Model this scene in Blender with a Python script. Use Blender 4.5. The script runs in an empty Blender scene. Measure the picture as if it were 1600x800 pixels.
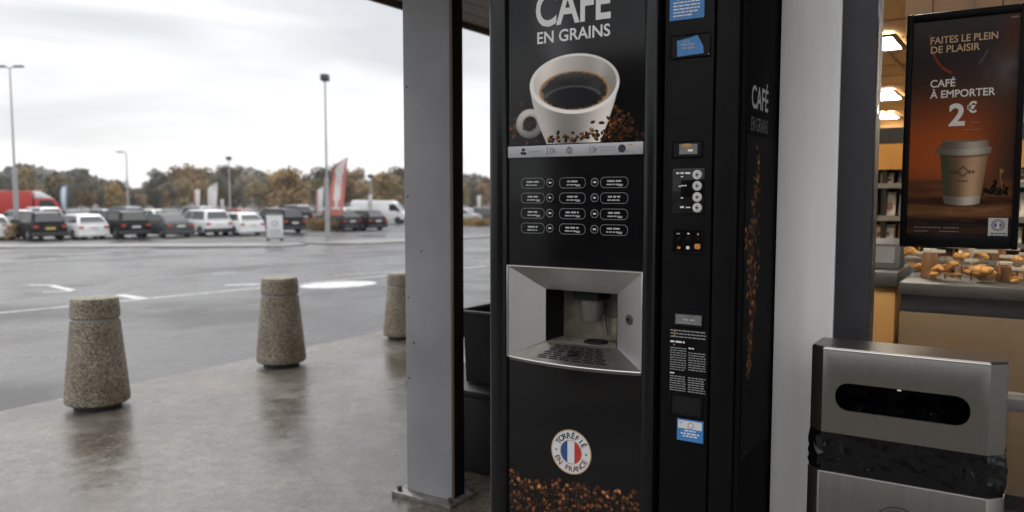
import bpy, bmesh, math, random
import numpy as np
from mathutils import Vector, Matrix, noise

S = bpy.context.scene
COL = S.collection
R = math.radians
random.seed(7)

# ------------------------------------------------------------------ camera
CAM_H, FPX, PITCH, YAW = 1.4, 1250.0, R(4.255), R(32.6)
cam = bpy.data.cameras.new('camera')
cam.sensor_width = 36.0
cam.lens = FPX / 1600 * 36
cam.clip_start, cam.clip_end = 0.05, 6000
cam.dof.use_dof = True
cam.dof.focus_distance = 2.35
cam.dof.aperture_fstop = 2.8
cam_o = bpy.data.objects.new('camera', cam)
COL.objects.link(cam_o)
cam_o.location = (0, 0, CAM_H)
cam_o.rotation_euler = (math.pi / 2 - PITCH, 0, YAW)
S.camera = cam_o

# ------------------------------------------------------------------ sky, sun, exposure
SUN_EL, SUN_AZ = R(42), R(-62)          # azimuth from +Y towards +X (sun beyond the car park)
w = bpy.data.worlds.new('World'); S.world = w; w.use_nodes = True
nt = w.node_tree; nt.nodes.clear()
def N(t, **k):
    n = nt.nodes.new(t)
    for a, b in k.items(): setattr(n, a, b)
    return n
out = N('ShaderNodeOutputWorld')
sky = N('ShaderNodeTexSky', sky_type='NISHITA', sun_disc=False)
sky.sun_elevation, sky.sun_rotation = SUN_EL, SUN_AZ
bg1 = N('ShaderNodeBackground'); bg1.inputs[1].default_value = 0.10
nt.links.new(sky.outputs[0], bg1.inputs[0])
tc = N('ShaderNodeTexCoord')
mp = N('ShaderNodeMapping'); mp.inputs['Scale'].default_value = (1.0, 1.0, 5.5)
mp.inputs['Rotation'].default_value = (R(4), R(3), R(20))
nt.links.new(tc.outputs['Generated'], mp.inputs[0])
nz = N('ShaderNodeTexNoise'); nz.inputs['Scale'].default_value = 1.9; nz.inputs['Detail'].default_value = 5
nz.inputs['Roughness'].default_value = 0.48; nz.inputs['Distortion'].default_value = 0.35
nt.links.new(mp.outputs[0], nz.inputs[0])
cr = N('ShaderNodeValToRGB')
cr.color_ramp.elements[0].position = 0.36; cr.color_ramp.elements[0].color = (.66, .68, .70, 1)
cr.color_ramp.elements[1].position = 0.56; cr.color_ramp.elements[1].color = (.97, .97, .975, 1)
nt.links.new(nz.outputs[0], cr.inputs[0])
bg2 = N('ShaderNodeBackground'); bg2.inputs[1].default_value = 1.0
nt.links.new(cr.outputs[0], bg2.inputs[0])
# overcast sky: the cloud layer is about twice as bright overhead as near the horizon
sx = N('ShaderNodeSeparateXYZ'); nt.links.new(tc.outputs['Generated'], sx.inputs[0])
zr = N('ShaderNodeMapRange'); zr.interpolation_type = 'SMOOTHSTEP'
zr.inputs[1].default_value = .22; zr.inputs[2].default_value = .8; zr.inputs[3].default_value = .80; zr.inputs[4].default_value = 2.0
nt.links.new(sx.outputs[2], zr.inputs[0]); nt.links.new(zr.outputs[0], bg2.inputs[1])
mx = N('ShaderNodeMixShader'); mx.inputs[0].default_value = 0.95
nt.links.new(bg1.outputs[0], mx.inputs[1]); nt.links.new(bg2.outputs[0], mx.inputs[2])
nt.links.new(mx.outputs[0], out.inputs[0])

sl = bpy.data.lights.new('sun', 'SUN'); sl.energy = 0.8; sl.angle = R(20); sl.color = (1, .97, .93)
so = bpy.data.objects.new('sun', sl); COL.objects.link(so)
sd = Vector((math.sin(SUN_AZ) * math.cos(SUN_EL), math.cos(SUN_AZ) * math.cos(SUN_EL), math.sin(SUN_EL)))
so.rotation_euler = sd.to_track_quat('Z', 'Y').to_euler()
so.location = (-20, 20, 30)
S.view_settings.view_transform = 'Standard'; S.view_settings.look = 'None'
S.view_settings.exposure = 0.48; S.view_settings.gamma = 1
S.view_settings.use_curve_mapping = False

# ------------------------------------------------------------------ survey helpers (where photo points lie on real planes)
_f = Vector((-math.sin(YAW) * math.cos(PITCH), math.cos(YAW) * math.cos(PITCH), -math.sin(PITCH)))
_r = Vector((math.cos(YAW), math.sin(YAW), 0)); _u = _r.cross(_f)
def ray(x, y): return _f + _r * ((x - 800) / FPX) + _u * ((400 - y) / FPX)
def onY(x, y, Y): d = ray(x, y); p = d * (Y / d.y); p.z += CAM_H; return p
def gz(X):                                  # height of the car park, falling gently away from the shop
    if X > -6.1: return -0.03 * max(0.0, -X - 2) - 0.10
    t = -6.1 - X
    return -0.243 - (0.035 * t if t < 23 else .805 + .1 * (1 - math.exp(-(t - 23) * .35)))
def onG(x, y):
    d = ray(x, y); t = 2.0
    while t < 600 and (d * t).z + CAM_H > gz((d * t).x): t *= 1.0015
    p = d * t; p.z = gz(p.x); return p

# ------------------------------------------------------------------ materials
def s2l(c):
    c = np.asarray(c, float) / 255.0
    return np.where(c <= .04045, c / 12.92, ((c + .055) / 1.055) ** 2.4)
MATS = {}
def mat(name, col, rough=.5, metal=0.0, var=.12, scale=8.0, bump=0.0, bscale=60.0, coat=0.0, rvar=.0, stretch=None, spec=.5, emit=0.0, objrand=0.0, ior=None):
    if name in MATS: return MATS[name]
    m = bpy.data.materials.new(name); m.use_nodes = True; t = m.node_tree
    b = t.nodes['Principled BSDF']; L = t.links.new
    tcn = t.nodes.new('ShaderNodeTexCoord'); src = tcn.outputs['Object']
    if stretch:
        mpn = t.nodes.new('ShaderNodeMapping'); mpn.inputs['Scale'].default_value = stretch
        L(src, mpn.inputs[0]); src = mpn.outputs[0]
    n1 = t.nodes.new('ShaderNodeTexNoise'); n1.inputs['Scale'].default_value = scale; n1.inputs['Detail'].default_value = 5
    L(src, n1.inputs[0])
    r1 = t.nodes.new('ShaderNodeValToRGB')
    r1.color_ramp.elements[0].position = .3; r1.color_ramp.elements[1].position = .7
    r1.color_ramp.elements[0].color = tuple(c * (1 - var) for c in col) + (1,)
    r1.color_ramp.elements[1].color = tuple(min(1, c * (1 + var)) for c in col) + (1,)
    L(n1.outputs[0], r1.inputs[0]); csrc = r1.outputs[0]
    if objrand:
        oi = t.nodes.new('ShaderNodeObjectInfo'); hs = t.nodes.new('ShaderNodeHueSaturation')
        mr = t.nodes.new('ShaderNodeMapRange'); mr.inputs[3].default_value = 1 - objrand; mr.inputs[4].default_value = 1 + objrand
        L(oi.outputs['Random'], mr.inputs[0]); L(mr.outputs[0], hs.inputs['Value']); L(csrc, hs.inputs['Color']); csrc = hs.outputs[0]
    L(csrc, b.inputs['Base Color'])
    b.inputs['Metallic'].default_value = metal; b.inputs['Roughness'].default_value = rough
    b.inputs['Coat Weight'].default_value = coat; b.inputs['Coat Roughness'].default_value = .05
    b.inputs['Specular IOR Level'].default_value = spec
    if ior: b.inputs['IOR'].default_value = ior
    if rvar:
        n3 = t.nodes.new('ShaderNodeTexNoise'); n3.inputs['Scale'].default_value = scale * 1.7; n3.inputs['Detail'].default_value = 4
        L(src, n3.inputs[0]); m3 = t.nodes.new('ShaderNodeMapRange'); m3.inputs[1].default_value = .3; m3.inputs[2].default_value = .7
        m3.inputs[3].default_value = max(.02, rough - rvar); m3.inputs[4].default_value = rough + rvar
        L(n3.outputs[0], m3.inputs[0]); L(m3.outputs[0], b.inputs['Roughness'])
    if bump:
        n2 = t.nodes.new('ShaderNodeTexNoise'); n2.inputs['Scale'].default_value = bscale; n2.inputs['Detail'].default_value = 4
        L(src, n2.inputs[0]); bn = t.nodes.new('ShaderNodeBump'); bn.inputs['Strength'].default_value = bump; bn.inputs['Distance'].default_value = .01
        L(n2.outputs[0], bn.inputs['Height']); L(bn.outputs[0], b.inputs['Normal'])
    if emit:
        L(csrc, b.inputs['Emission Color']); b.inputs['Emission Strength'].default_value = emit
    MATS[name] = m; return m

def art_mat(name, rough=.3, spec=.5):
    if name in MATS: return MATS[name]
    m = bpy.data.materials.new(name); m.use_nodes = True; t = m.node_tree; b = t.nodes['Principled BSDF']
    a = t.nodes.new('ShaderNodeVertexColor'); a.layer_name = 'print'
    t.links.new(a.outputs[0], b.inputs['Base Color'])
    b.inputs['Roughness'].default_value = rough; b.inputs['Specular IOR Level'].default_value = spec
    MATS[name] = m; return m

def glass_mat(name, tint=(.96, .97, .96), refl=1.0):
    m = bpy.data.materials.new(name); m.use_nodes = True; t = m.node_tree; t.nodes.clear()
    o = t.nodes.new('ShaderNodeOutputMaterial'); tr = t.nodes.new('ShaderNodeBsdfTransparent'); tr.inputs[0].default_value = tint + (1,)
    gl = t.nodes.new('ShaderNodeBsdfGlossy'); gl.inputs['Roughness'].default_value = .01
    fr = t.nodes.new('ShaderNodeFresnel'); fr.inputs[0].default_value = 1.45
    ml = t.nodes.new('ShaderNodeMath'); ml.operation = 'MULTIPLY'; ml.inputs[1].default_value = refl
    mxs = t.nodes.new('ShaderNodeMixShader')
    t.links.new(fr.outputs[0], ml.inputs[0]); t.links.new(ml.outputs[0], mxs.inputs[0])
    t.links.new(tr.outputs[0], mxs.inputs[1]); t.links.new(gl.outputs[0], mxs.inputs[2]); t.links.new(mxs.outputs[0], o.inputs[0])
    return m

def ground_mat(name, c1, c2, fine, r_lo, r_hi, rscale, bump, warm=None, spec=.5, stretch=(1, 1, 1), mid=.6, rfine=.12):
    m = bpy.data.materials.new(name); m.use_nodes = True; t = m.node_tree; b = t.nodes['Principled BSDF']; L = t.links.new
    tcn = t.nodes.new('ShaderNodeTexCoord')
    mpn = t.nodes.new('ShaderNodeMapping'); mpn.inputs['Scale'].default_value = stretch
    L(tcn.outputs['Object'], mpn.inputs[0])
    big = t.nodes.new('ShaderNodeTexNoise'); big.inputs['Scale'].default_value = rscale; big.inputs['Detail'].default_value = 6; big.inputs['Roughness'].default_value = .62
    L(mpn.outputs[0], big.inputs[0])
    fn = t.nodes.new('ShaderNodeTexNoise'); fn.inputs['Scale'].default_value = fine; fn.inputs['Detail'].default_value = 6; fn.inputs['Roughness'].default_value = .7
    L(tcn.outputs['Object'], fn.inputs[0])
    cr1 = t.nodes.new('ShaderNodeValToRGB'); cr1.color_ramp.elements[0].position = .33; cr1.color_ramp.elements[1].position = .68
    cr1.color_ramp.elements[0].color = c1 + (1,); cr1.color_ramp.elements[1].color = c2 + (1,)
    L(fn.outputs[0], cr1.inputs[0]); cs = cr1.outputs[0]
    # soaked patches: darker where the film of water is thick
    st = t.nodes.new('ShaderNodeTexNoise'); st.inputs['Scale'].default_value = rscale * .8; st.inputs['Detail'].default_value = 8; st.inputs['Roughness'].default_value = .7
    L(mpn.outputs[0], st.inputs[0])
    cr2 = t.nodes.new('ShaderNodeValToRGB'); cr2.color_ramp.elements[0].position = .38; cr2.color_ramp.elements[1].position = .62
    cr2.color_ramp.elements[0].color = (.62, .6, .57, 1); cr2.color_ramp.elements[1].color = (1.0, 1.0, 1.0, 1)
    if warm: cr2.color_ramp.elements[0].color = warm + (1,)
    L(st.outputs[0], cr2.inputs[0])
    mm = t.nodes.new('ShaderNodeMix'); mm.data_type = 'RGBA'; mm.blend_type = 'MULTIPLY'; mm.inputs[0].default_value = 1
    L(cs, mm.inputs[6]); L(cr2.outputs[0], mm.inputs[7])
    md = t.nodes.new('ShaderNodeTexNoise'); md.inputs['Scale'].default_value = fine * .22; md.inputs['Detail'].default_value = 8; md.inputs['Roughness'].default_value = .75
    L(tcn.outputs['Object'], md.inputs[0])
    cr3 = t.nodes.new('ShaderNodeValToRGB'); cr3.color_ramp.elements[0].position = .36; cr3.color_ramp.elements[1].position = .60
    cr3.color_ramp.elements[0].color = (mid, mid, mid, 1); L(md.outputs[0], cr3.inputs[0])
    m2 = t.nodes.new('ShaderNodeMix'); m2.data_type = 'RGBA'; m2.blend_type = 'MULTIPLY'; m2.inputs[0].default_value = 1
    L(mm.outputs[2], m2.inputs[6]); L(cr3.outputs[0], m2.inputs[7]); L(m2.outputs[2], b.inputs['Base Color'])
    mr = t.nodes.new('ShaderNodeMapRange'); mr.inputs[1].default_value = .40; mr.inputs[2].default_value = .60
    mr.inputs[3].default_value = r_lo; mr.inputs[4].default_value = r_hi
    L(big.outputs[0], mr.inputs[0])
    rf = t.nodes.new('ShaderNodeMath'); rf.operation = 'MULTIPLY_ADD'; rf.inputs[1].default_value = rfine; rf.use_clamp = True
    L(md.outputs[0], rf.inputs[0]); L(mr.outputs[0], rf.inputs[2]); L(rf.outputs[0], b.inputs['Roughness'])
    bn = t.nodes.new('ShaderNodeBump'); bn.inputs['Strength'].default_value = bump; bn.inputs['Distance'].default_value = .006
    ad = t.nodes.new('ShaderNodeMath'); ad.operation = 'MULTIPLY_ADD'; ad.inputs[1].default_value = .8
    L(big.outputs[0], ad.inputs[0]); L(fn.outputs[0], ad.inputs[2])
    L(ad.outputs[0], bn.inputs['Height']); L(bn.outputs[0], b.inputs['Normal'])
    b.inputs['Specular IOR Level'].default_value = spec
    MATS[name] = m; return m

def aggregate_mat():
    m = bpy.data.materials.new('exposed_aggregate'); m.use_nodes = True; t = m.node_tree; b = t.nodes['Principled BSDF']; L = t.links.new
    tcn = t.nodes.new('ShaderNodeTexCoord')
    v = t.nodes.new('ShaderNodeTexVoronoi'); v.inputs['Scale'].default_value = 125
    L(tcn.outputs['Object'], v.inputs[0])
    sp = t.nodes.new('ShaderNodeSeparateColor'); L(v.outputs['Color'], sp.inputs[0])
    cr1 = t.nodes.new('ShaderNodeValToRGB'); e = cr1.color_ramp.elements
    e[0].position = 0; e[0].color = (.11, .09, .068, 1); e[1].position = 1; e[1].color = (.64, .58, .48, 1)
    for p_, c_ in ((.3, (.26, .215, .16, 1)), (.55, (.41, .35, .265, 1)), (.8, (.40, .37, .325, 1))):
        k = e.new(p_); k.color = c_
    L(sp.outputs[0], cr1.inputs[0])
    ds = t.nodes.new('ShaderNodeValToRGB'); ds.color_ramp.elements[0].position = .35; ds.color_ramp.elements[1].position = .8
    ds.color_ramp.elements[0].color = (1, 1, 1, 1); ds.color_ramp.elements[1].color = (.42, .38, .33, 1)
    L(v.outputs['Distance'], ds.inputs[0])
    nz1 = t.nodes.new('ShaderNodeTexNoise'); nz1.inputs['Scale'].default_value = 5; nz1.inputs['Detail'].default_value = 5
    L(tcn.outputs['Object'], nz1.inputs[0])
    cr3 = t.nodes.new('ShaderNodeValToRGB'); cr3.color_ramp.elements[0].position = .35; cr3.color_ramp.elements[1].position = .65
    cr3.color_ramp.elements[0].color = (.68, .66, .62, 1); cr3.color_ramp.elements[1].color = (1, 1, 1, 1); L(nz1.outputs[0], cr3.inputs[0])
    def mul(a, c):
        mm = t.nodes.new('ShaderNodeMix'); mm.data_type = 'RGBA'; mm.blend_type = 'MULTIPLY'; mm.inputs[0].default_value = 1
        L(a, mm.inputs[6]); L(c, mm.inputs[7]); return mm.outputs[2]
    L(mul(mul(cr1.outputs[0], ds.outputs[0]), cr3.outputs[0]), b.inputs['Base Color'])
    b.inputs['Roughness'].default_value = .62
    bn = t.nodes.new('ShaderNodeBump'); bn.inputs['Strength'].default_value = .9; bn.inputs['Distance'].default_value = .006; bn.invert = True
    L(v.outputs['Distance'], bn.inputs['Height']); L(bn.outputs[0], b.inputs['Normal'])
    MATS['aggregate'] = m; return m

# ------------------------------------------------------------------ mesh helpers
ORIGIN = {}                # world origin that a thing's parts were drawn around
def bm_(): return bmesh.new()
def _merge(bm, tmp):
    me = bpy.data.meshes.new('tmp'); tmp.to_mesh(me); tmp.free(); bm.from_mesh(me); bpy.data.meshes.remove(me)
def box(bm, x0, x1, y0, y1, z0, z1, bev=0, seg=2, edges=None):
    t = bmesh.new()
    bmesh.ops.create_cube(t, size=1)
    bmesh.ops.scale(t, vec=(x1 - x0, y1 - y0, z1 - z0), verts=t.verts)
    bmesh.ops.translate(t, vec=((x0 + x1) / 2, (y0 + y1) / 2, (z0 + z1) / 2), verts=t.verts)
    if bev:
        es = list(t.edges)
        if edges == 'vert': es = [e for e in t.edges if abs(e.verts[0].co.z - e.verts[1].co.z) > 1e-6]
        bmesh.ops.bevel(t, geom=es, offset=bev, segments=seg, affect='EDGES', profile=.5)
    _merge(bm, t); return bm
def hexa(bm, pts, bev=0, seg=2):          # 8 points: bottom ring 0-3, top ring 4-7
    t = bmesh.new(); v = [t.verts.new(p) for p in pts]
    for f in ((3, 2, 1, 0), (4, 5, 6, 7), (0, 1, 5, 4), (1, 2, 6, 5), (2, 3, 7, 6), (3, 0, 4, 7)): t.faces.new([v[i] for i in f])
    if bev: bmesh.ops.bevel(t, geom=list(t.edges), offset=bev, segments=seg, affect='EDGES', profile=.5)
    bmesh.ops.recalc_face_normals(t, faces=t.faces)
    _merge(bm, t); return bm
def prism(bm, poly, a, b, axis='y', bev=0, seg=2):   # poly of 2D points extruded along axis
    t = bmesh.new()
    def P(p, k): return {'y': (p[0], k, p[1]), 'x': (k, p[0], p[1]), 'z': (p[0], p[1], k)}[axis]
    A = [t.verts.new(P(p, a)) for p in poly]; B = [t.verts.new(P(p, b)) for p in poly]
    n = len(poly)
    t.faces.new(A); t.faces.new(B[::-1])
    for i in range(n): t.faces.new((A[i], B[i], B[(i + 1) % n], A[(i + 1) % n]))
    bmesh.ops.recalc_face_normals(t, faces=t.faces)
    if bev: bmesh.ops.bevel(t, geom=list(t.edges), offset=bev, segments=seg, affect='EDGES', profile=.5)
    _merge(bm, t); return bm
def tube(bm, p0, p1, r0, r1=None, n=12):
    r1 = r0 if r1 is None else r1
    p0, p1 = Vector(p0), Vector(p1); q = (p1 - p0).to_track_quat('Z', 'Y').to_matrix()
    A, B = [], []
    for i in range(n):
        a = 2 * math.pi * i / n; d = q @ Vector((math.cos(a), math.sin(a), 0))
        A.append(bm.verts.new(p0 + d * r0)); B.append(bm.verts.new(p1 + d * r1))
    for i in range(n): bm.faces.new((A[i], A[(i + 1) % n], B[(i + 1) % n], B[i]))
    bm.faces.new(A[::-1]); bm.faces.new(B); return bm
def lathe(bm, prof, c=(0, 0, 0), n=32, axis='z'):
    rings = []
    for r, z in prof:
        ring = []
        for i in range(n):
            a = 2 * math.pi * i / n
            p = (r * math.cos(a), r * math.sin(a), z)
            if axis == 'y': p = (r * math.cos(a), z, r * math.sin(a))
            ring.append(bm.verts.new((c[0] + p[0], c[1] + p[1], c[2] + p[2])))
        rings.append(ring)
    fs = []
    for k in range(len(rings) - 1):
        for i in range(n): fs.append(bm.faces.new((rings[k][i], rings[k][(i + 1) % n], rings[k + 1][(i + 1) % n], rings[k + 1][i])))
    if prof[0][0] > 1e-5: fs.append(bm.faces.new(rings[0][::-1]))
    if prof[-1][0] > 1e-5: fs.append(bm.faces.new(rings[-1]))
    bmesh.ops.recalc_face_normals(bm, faces=fs)
    return bm
def poly(bm, pts): bm.faces.new([bm.verts.new(p) for p in pts]); return bm
def ring_y(bm, cx, cz, ro, ri, y, n=40):       # flat ring facing -Y
    A = [bm.verts.new((cx + ro * math.cos(2 * math.pi * i / n), y, cz + ro * math.sin(2 * math.pi * i / n))) for i in range(n)]
    B = [bm.verts.new((cx + ri * math.cos(2 * math.pi * i / n), y, cz + ri * math.sin(2 * math.pi * i / n))) for i in range(n)]
    for i in range(n): bm.faces.new((A[i], A[(i + 1) % n], B[(i + 1) % n], B[i]))
    return bm
def rrect(x0, x1, z0, z1, r, n=6):
    pts = []
    for cx, cz, a0 in ((x1 - r, z1 - r, 0), (x0 + r, z1 - r, 90), (x0 + r, z0 + r, 180), (x1 - r, z0 + r, 270)):
        for k in range(n + 1):
            a = R(a0 + 90 * k / n); pts.append((cx + r * math.cos(a), cz + r * math.sin(a)))
    return pts
def outline_y(bm, pts, wd, y):                 # thin printed outline of a closed 2D loop
    n = len(pts); cx = sum(p[0] for p in pts) / n; cz = sum(p[1] for p in pts) / n
    inn = []
    for i in range(n):
        a, b = Vector(pts[i - 1]), Vector(pts[(i + 1) % n]); d = (b - a).normalized(); nn = Vector((-d.y, d.x))
        inn.append((pts[i][0] + nn.x * wd, pts[i][1] + nn.y * wd))
    A = [bm.verts.new((p[0], y, p[1])) for p in pts]; B = [bm.verts.new((p[0], y, p[1])) for p in inn]
    for i in range(n): bm.faces.new((A[i], A[(i + 1) % n], B[(i + 1) % n], B[i]))
    return bm

def link(name, me, parent=None, m=None, smooth=True):
    o = bpy.data.objects.new(name, me); COL.objects.link(o)
    if m is not None:
        me.materials.clear()
        for k in (m if isinstance(m, (list, tuple)) else [m]): me.materials.append(k)
    if smooth and me.polygons:
        me.polygons.foreach_set('use_smooth', [True] * len(me.polygons)); me.set_sharp_from_angle(angle=R(32))
    if parent is not None:
        o.parent = parent
        org = ORIGIN.get(parent.name)
        if org is not None:
            me.transform(Matrix.Translation(-org)); ORIGIN[o.name] = org
    return o
def part(name, bm, m, parent=None, smooth=True):
    me = bpy.data.meshes.new(name); bm.to_mesh(me); bm.free()
    return link(name, me, parent, m, smooth)
def tag(o, label, cat, group=None, kind=None):
    o['label'] = label; o['category'] = cat
    if group: o['group'] = group
    if kind: o['kind'] = kind
    return o
def struct(name, bm, m, smooth=True, kind='structure'):
    o = part(name, bm, m, None, smooth); o['kind'] = kind; return o
def thing(name, label, cat, loc=(0, 0, 0), rz=0.0, group=None, world=False):
    o = bpy.data.objects.new(name, None); COL.objects.link(o); o.empty_display_size = .2
    o.location = loc; o.rotation_euler = (0, 0, rz); tag(o, label, cat, group)
    if world: ORIGIN[o.name] = Vector(loc)
    return o
def kids(o): return [c for c in COL.objects if c.parent == o]
def copy_tree(o, parent=None):
    c = o.copy(); COL.objects.link(c); c.parent = parent
    for ch in kids(o): copy_tree(ch, c)
    return c

def text_mesh(body, bold=0.0, spacing=1.0):
    cu = bpy.data.curves.new('t', 'FONT'); cu.body = body; cu.size = 1; cu.offset = bold; cu.space_character = spacing
    cu.resolution_u = 4
    o = bpy.data.objects.new('t', cu); COL.objects.link(o)
    bpy.context.view_layer.update()
    me = bpy.data.meshes.new_from_object(o.evaluated_get(bpy.context.evaluated_depsgraph_get()))
    bpy.data.objects.remove(o); bpy.data.curves.remove(cu)
    return me
def me_arr(me):
    a = np.empty(len(me.vertices) * 3); me.vertices.foreach_get('co', a); return a.reshape(-1, 3)
def set_arr(me, a): me.vertices.foreach_set('co', np.asarray(a, float).ravel()); me.update()
def text_y(body, x0, x1, z0, z1, y, m, parent, name='lettering', bold=.012, spacing=1.0, base=True):
    """writing on a plane facing -Y; z0/z1 = baseline and cap height (None keeps the font's own proportion)"""
    me = text_mesh(body, bold, spacing); a = me_arr(me)
    mn, mxx = a.min(0), a.max(0); sx = (x1 - x0) / (mxx[0] - mn[0]); sz = z1 / .72 if z1 is not None else sx
    b = np.empty_like(a); b[:, 0] = x0 + (a[:, 0] - mn[0]) * sx; b[:, 1] = y; b[:, 2] = z0 + a[:, 1] * sz
    set_arr(me, b); return link(name, me, parent, m, smooth=False)
def scribble(bm, x0, x1, z, h, y, seed):       # a line of print too small to read
    rr = random.Random(seed); x = x0
    while x < x1 - h:
        l = min(rr.uniform(1.5, 5) * h, x1 - x)
        poly(bm, [(x, y, z), (x + l, y, z), (x + l, y, z + h), (x, y, z + h)]); x += l + h * .7

def raster(name, x0, x1, z0, z1, img, y, m, parent, side=False, x_const=0):
    """a printed picture: a sheet whose print is stored as a colour attribute, img[row from top, col, rgb] linear"""
    ny, nx = img.shape[:2]
    gx = np.linspace(x0, x1, nx); gzz = np.linspace(z1, z0, ny)
    X, Z = np.meshgrid(gx, gzz)
    co = np.stack([X, np.full_like(X, y), Z], -1).reshape(-1, 3) if not side else np.stack([np.full_like(X, x_const), X, Z], -1).reshape(-1, 3)
    i = np.arange((ny - 1) * (nx - 1)); r_, c_ = i // (nx - 1), i % (nx - 1); v = r_ * nx + c_
    f = np.stack([v, v + nx, v + nx + 1, v + 1], -1)
    me = bpy.data.meshes.new(name)
    me.vertices.add(len(co)); me.vertices.foreach_set('co', co.ravel())
    me.loops.add(f.size); me.loops.foreach_set('vertex_index', f.ravel().astype(np.int32))
    me.polygons.add(len(f)); me.polygons.foreach_set('loop_start', np.arange(0, f.size, 4, dtype=np.int32))
    me.update(calc_edges=True)
    at = me.color_attributes.new('print', 'FLOAT_COLOR', 'POINT')
    rgba = np.ones((len(co), 4)); rgba[:, :3] = img.reshape(-1, 3); at.data.foreach_set('color', rgba.ravel())
    return link(name, me, parent, m, smooth=False)

# ---- picture painting (prints on the machine and the poster)
def sm(a, b, x): t = np.clip((x - a) / (b - a), 0, 1); return t * t * (3 - 2 * t)
def over(img, col, alpha):
    img += (np.asarray(col, float) - img) * alpha[..., None]
def beans(img, A, B, spots, rr, size, pal, aa=.6):
    for (a, b) in spots:
        L_ = size * rr.uniform(.75, 1.25); W_ = L_ * rr.uniform(.5, .72); th = rr.uniform(0, math.pi)
        msk = (np.abs(A - a) < L_ * 1.3) & (np.abs(B - b) < L_ * 1.3)
        ys, xs = np.where(msk)
        if len(ys) == 0: continue
        sl_ = np.s_[ys.min():ys.max() + 1, xs.min():xs.max() + 1]
        u = (A[sl_] - a) * math.cos(th) + (B[sl_] - b) * math.sin(th); v = -(A[sl_] - a) * math.sin(th) + (B[sl_] - b) * math.cos(th)
        d = np.sqrt((u / L_) ** 2 + (v / W_) ** 2)
        al = 1 - sm(.88, 1.08, d)
        c = np.array(pal[rr.randrange(len(pal))], float) * rr.uniform(.6, 1.15)
        lit = np.clip(1 - d * .75 + .45 * (-(A[sl_] - a) * .5 - (B[sl_] - b) * .9) / L_, .12, 1.6)
        col = c * lit[..., None] + 120 * np.clip(lit - 1.18, 0, 1)[..., None] * np.array([1, .85, .65])
        if rr.random() < .6:
            cre = np.exp(-((v + .18 * W_ * np.sin(u / L_ * 3)) / (W_ * .13)) ** 2); col = col * (1 - .75 * cre[..., None])
        img[sl_] += (col - img[sl_]) * al[..., None]
BEAN = [(110, 62, 34), (140, 82, 44), (92, 50, 28), (165, 104, 60), (120, 70, 40), (186, 122, 70)]

# ------------------------------------------------------------------ palette
M = {}
M['gloss_black'] = mat('gloss_black_panel', (.0032, .0031, .0036), .09, var=.1, rvar=.03, spec=.4)
M['satin_black'] = mat('satin_black_sheet', (.0052, .005, .0057), .42, var=.15, rvar=.06, spec=.10)
M['trim_black'] = mat('rounded_black_trim', (.005, .005, .0055), .2, var=.1, spec=.35)
M['deep_black'] = mat('matt_black_recess', (.004, .004, .0045), .7, var=.2, spec=.3)
M['steel'] = mat('brushed_steel', (.56, .54, .52), .33, metal=1, var=.07, scale=6, stretch=(1, 1, 90), rvar=.06)
M['steel_v'] = mat('brushed_steel_bin', (.265, .25, .23), .33, metal=1, var=.025, scale=4, stretch=(30, 30, .8), rvar=.02)
M['steel_dark'] = mat('dull_steel', (.36, .345, .32), .42, metal=1, var=.15, scale=10, rvar=.1)
M['satin_steel'] = mat('satin_silver_bezel', (.55, .54, .53), .36, metal=1, var=.05, scale=6, stretch=(60, 60, 1), rvar=.06)
M['white_print'] = mat('white_print', (.76, .75, .74), .45, var=.03)
M['grey_print'] = mat('grey_print', (.30, .30, .31), .45, var=.1)
M['blue_label'] = mat('blue_label', (.05, .20, .47), .4, var=.08, scale=40)
M['white_label'] = mat('white_label', (.62, .62, .64), .4, var=.05)
M['gold'] = mat('gold_edge', (.45, .27, .10), .4, var=.15)
M['flag_blue'] = mat('flag_blue', (.02, .07, .22), .4, var=.1); M['flag_red'] = mat('flag_red', (.42, .035, .03), .4, var=.1)
M['ink'] = mat('dark_ink', (.02, .018, .018), .5); M['brown_ink'] = mat('brown_ink', (.17, .07, .03), .5)
M['grey_paint'] = mat('grey_steel_paint', (.29, .29, .305), .42, var=.2, scale=2.2, rvar=.1, bump=.05, bscale=140)
M['anthracite'] = mat('anthracite_frame', (.035, .035, .042), .45, var=.1, rvar=.05)
M['post_shade'] = mat('post_shaded_side', (.007, .007, .008), .6, var=.1, spec=.08)  # shade on the side of the post, put into the colour
M['white_clad'] = mat('white_cladding', (.88, .852, .835), .42, var=.065, scale=2, rvar=.06, stretch=(8, 8, .6))
M['black_plastic'] = mat('black_plastic', (.008, .008, .009), .45, var=.2, spec=.3, rvar=.1, bump=.08, bscale=250)
M['soffit'] = mat('canopy_soffit', (.17, .15, .125), .5, var=.12, scale=2, stretch=(1, 12, 1))
M['dark_metal'] = mat('dark_metal', (.05, .05, .055), .5)
M['galv'] = mat('galvanised_steel', (.34, .34, .35), .5, metal=.3, var=.1)
M['tyre'] = mat('tyre_rubber', (.015, .015, .016), .75); M['alloy'] = mat('alloy_rim', (.42, .42, .43), .35, metal=.8)
M['car_glass'] = mat('car_glass', (.02, .023, .026), .06, var=.05, spec=.6)
M['tail_red'] = mat('tail_light_red', (.42, .03, .02), .2, coat=.5); M['plate_white'] = mat('plate_white', (.62, .62, .58), .4)
M['plate_yellow'] = mat('plate_yellow', (.6, .45, .12), .4); M['plastic_dark'] = mat('dark_bumper', (.03, .03, .032), .6)
M['bark'] = mat('bark', (.07, .055, .042), .85, var=.3, scale=4)
M['aggregate'] = aggregate_mat()
M['asphalt'] = ground_mat('wet_asphalt', (.04, .04, .043), (.105, .103, .107), 60, .08, .5, .22, .6, warm=(.5, .5, .52), stretch=(1, 1, 1), spec=.3, mid=.5, rfine=.2)
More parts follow.
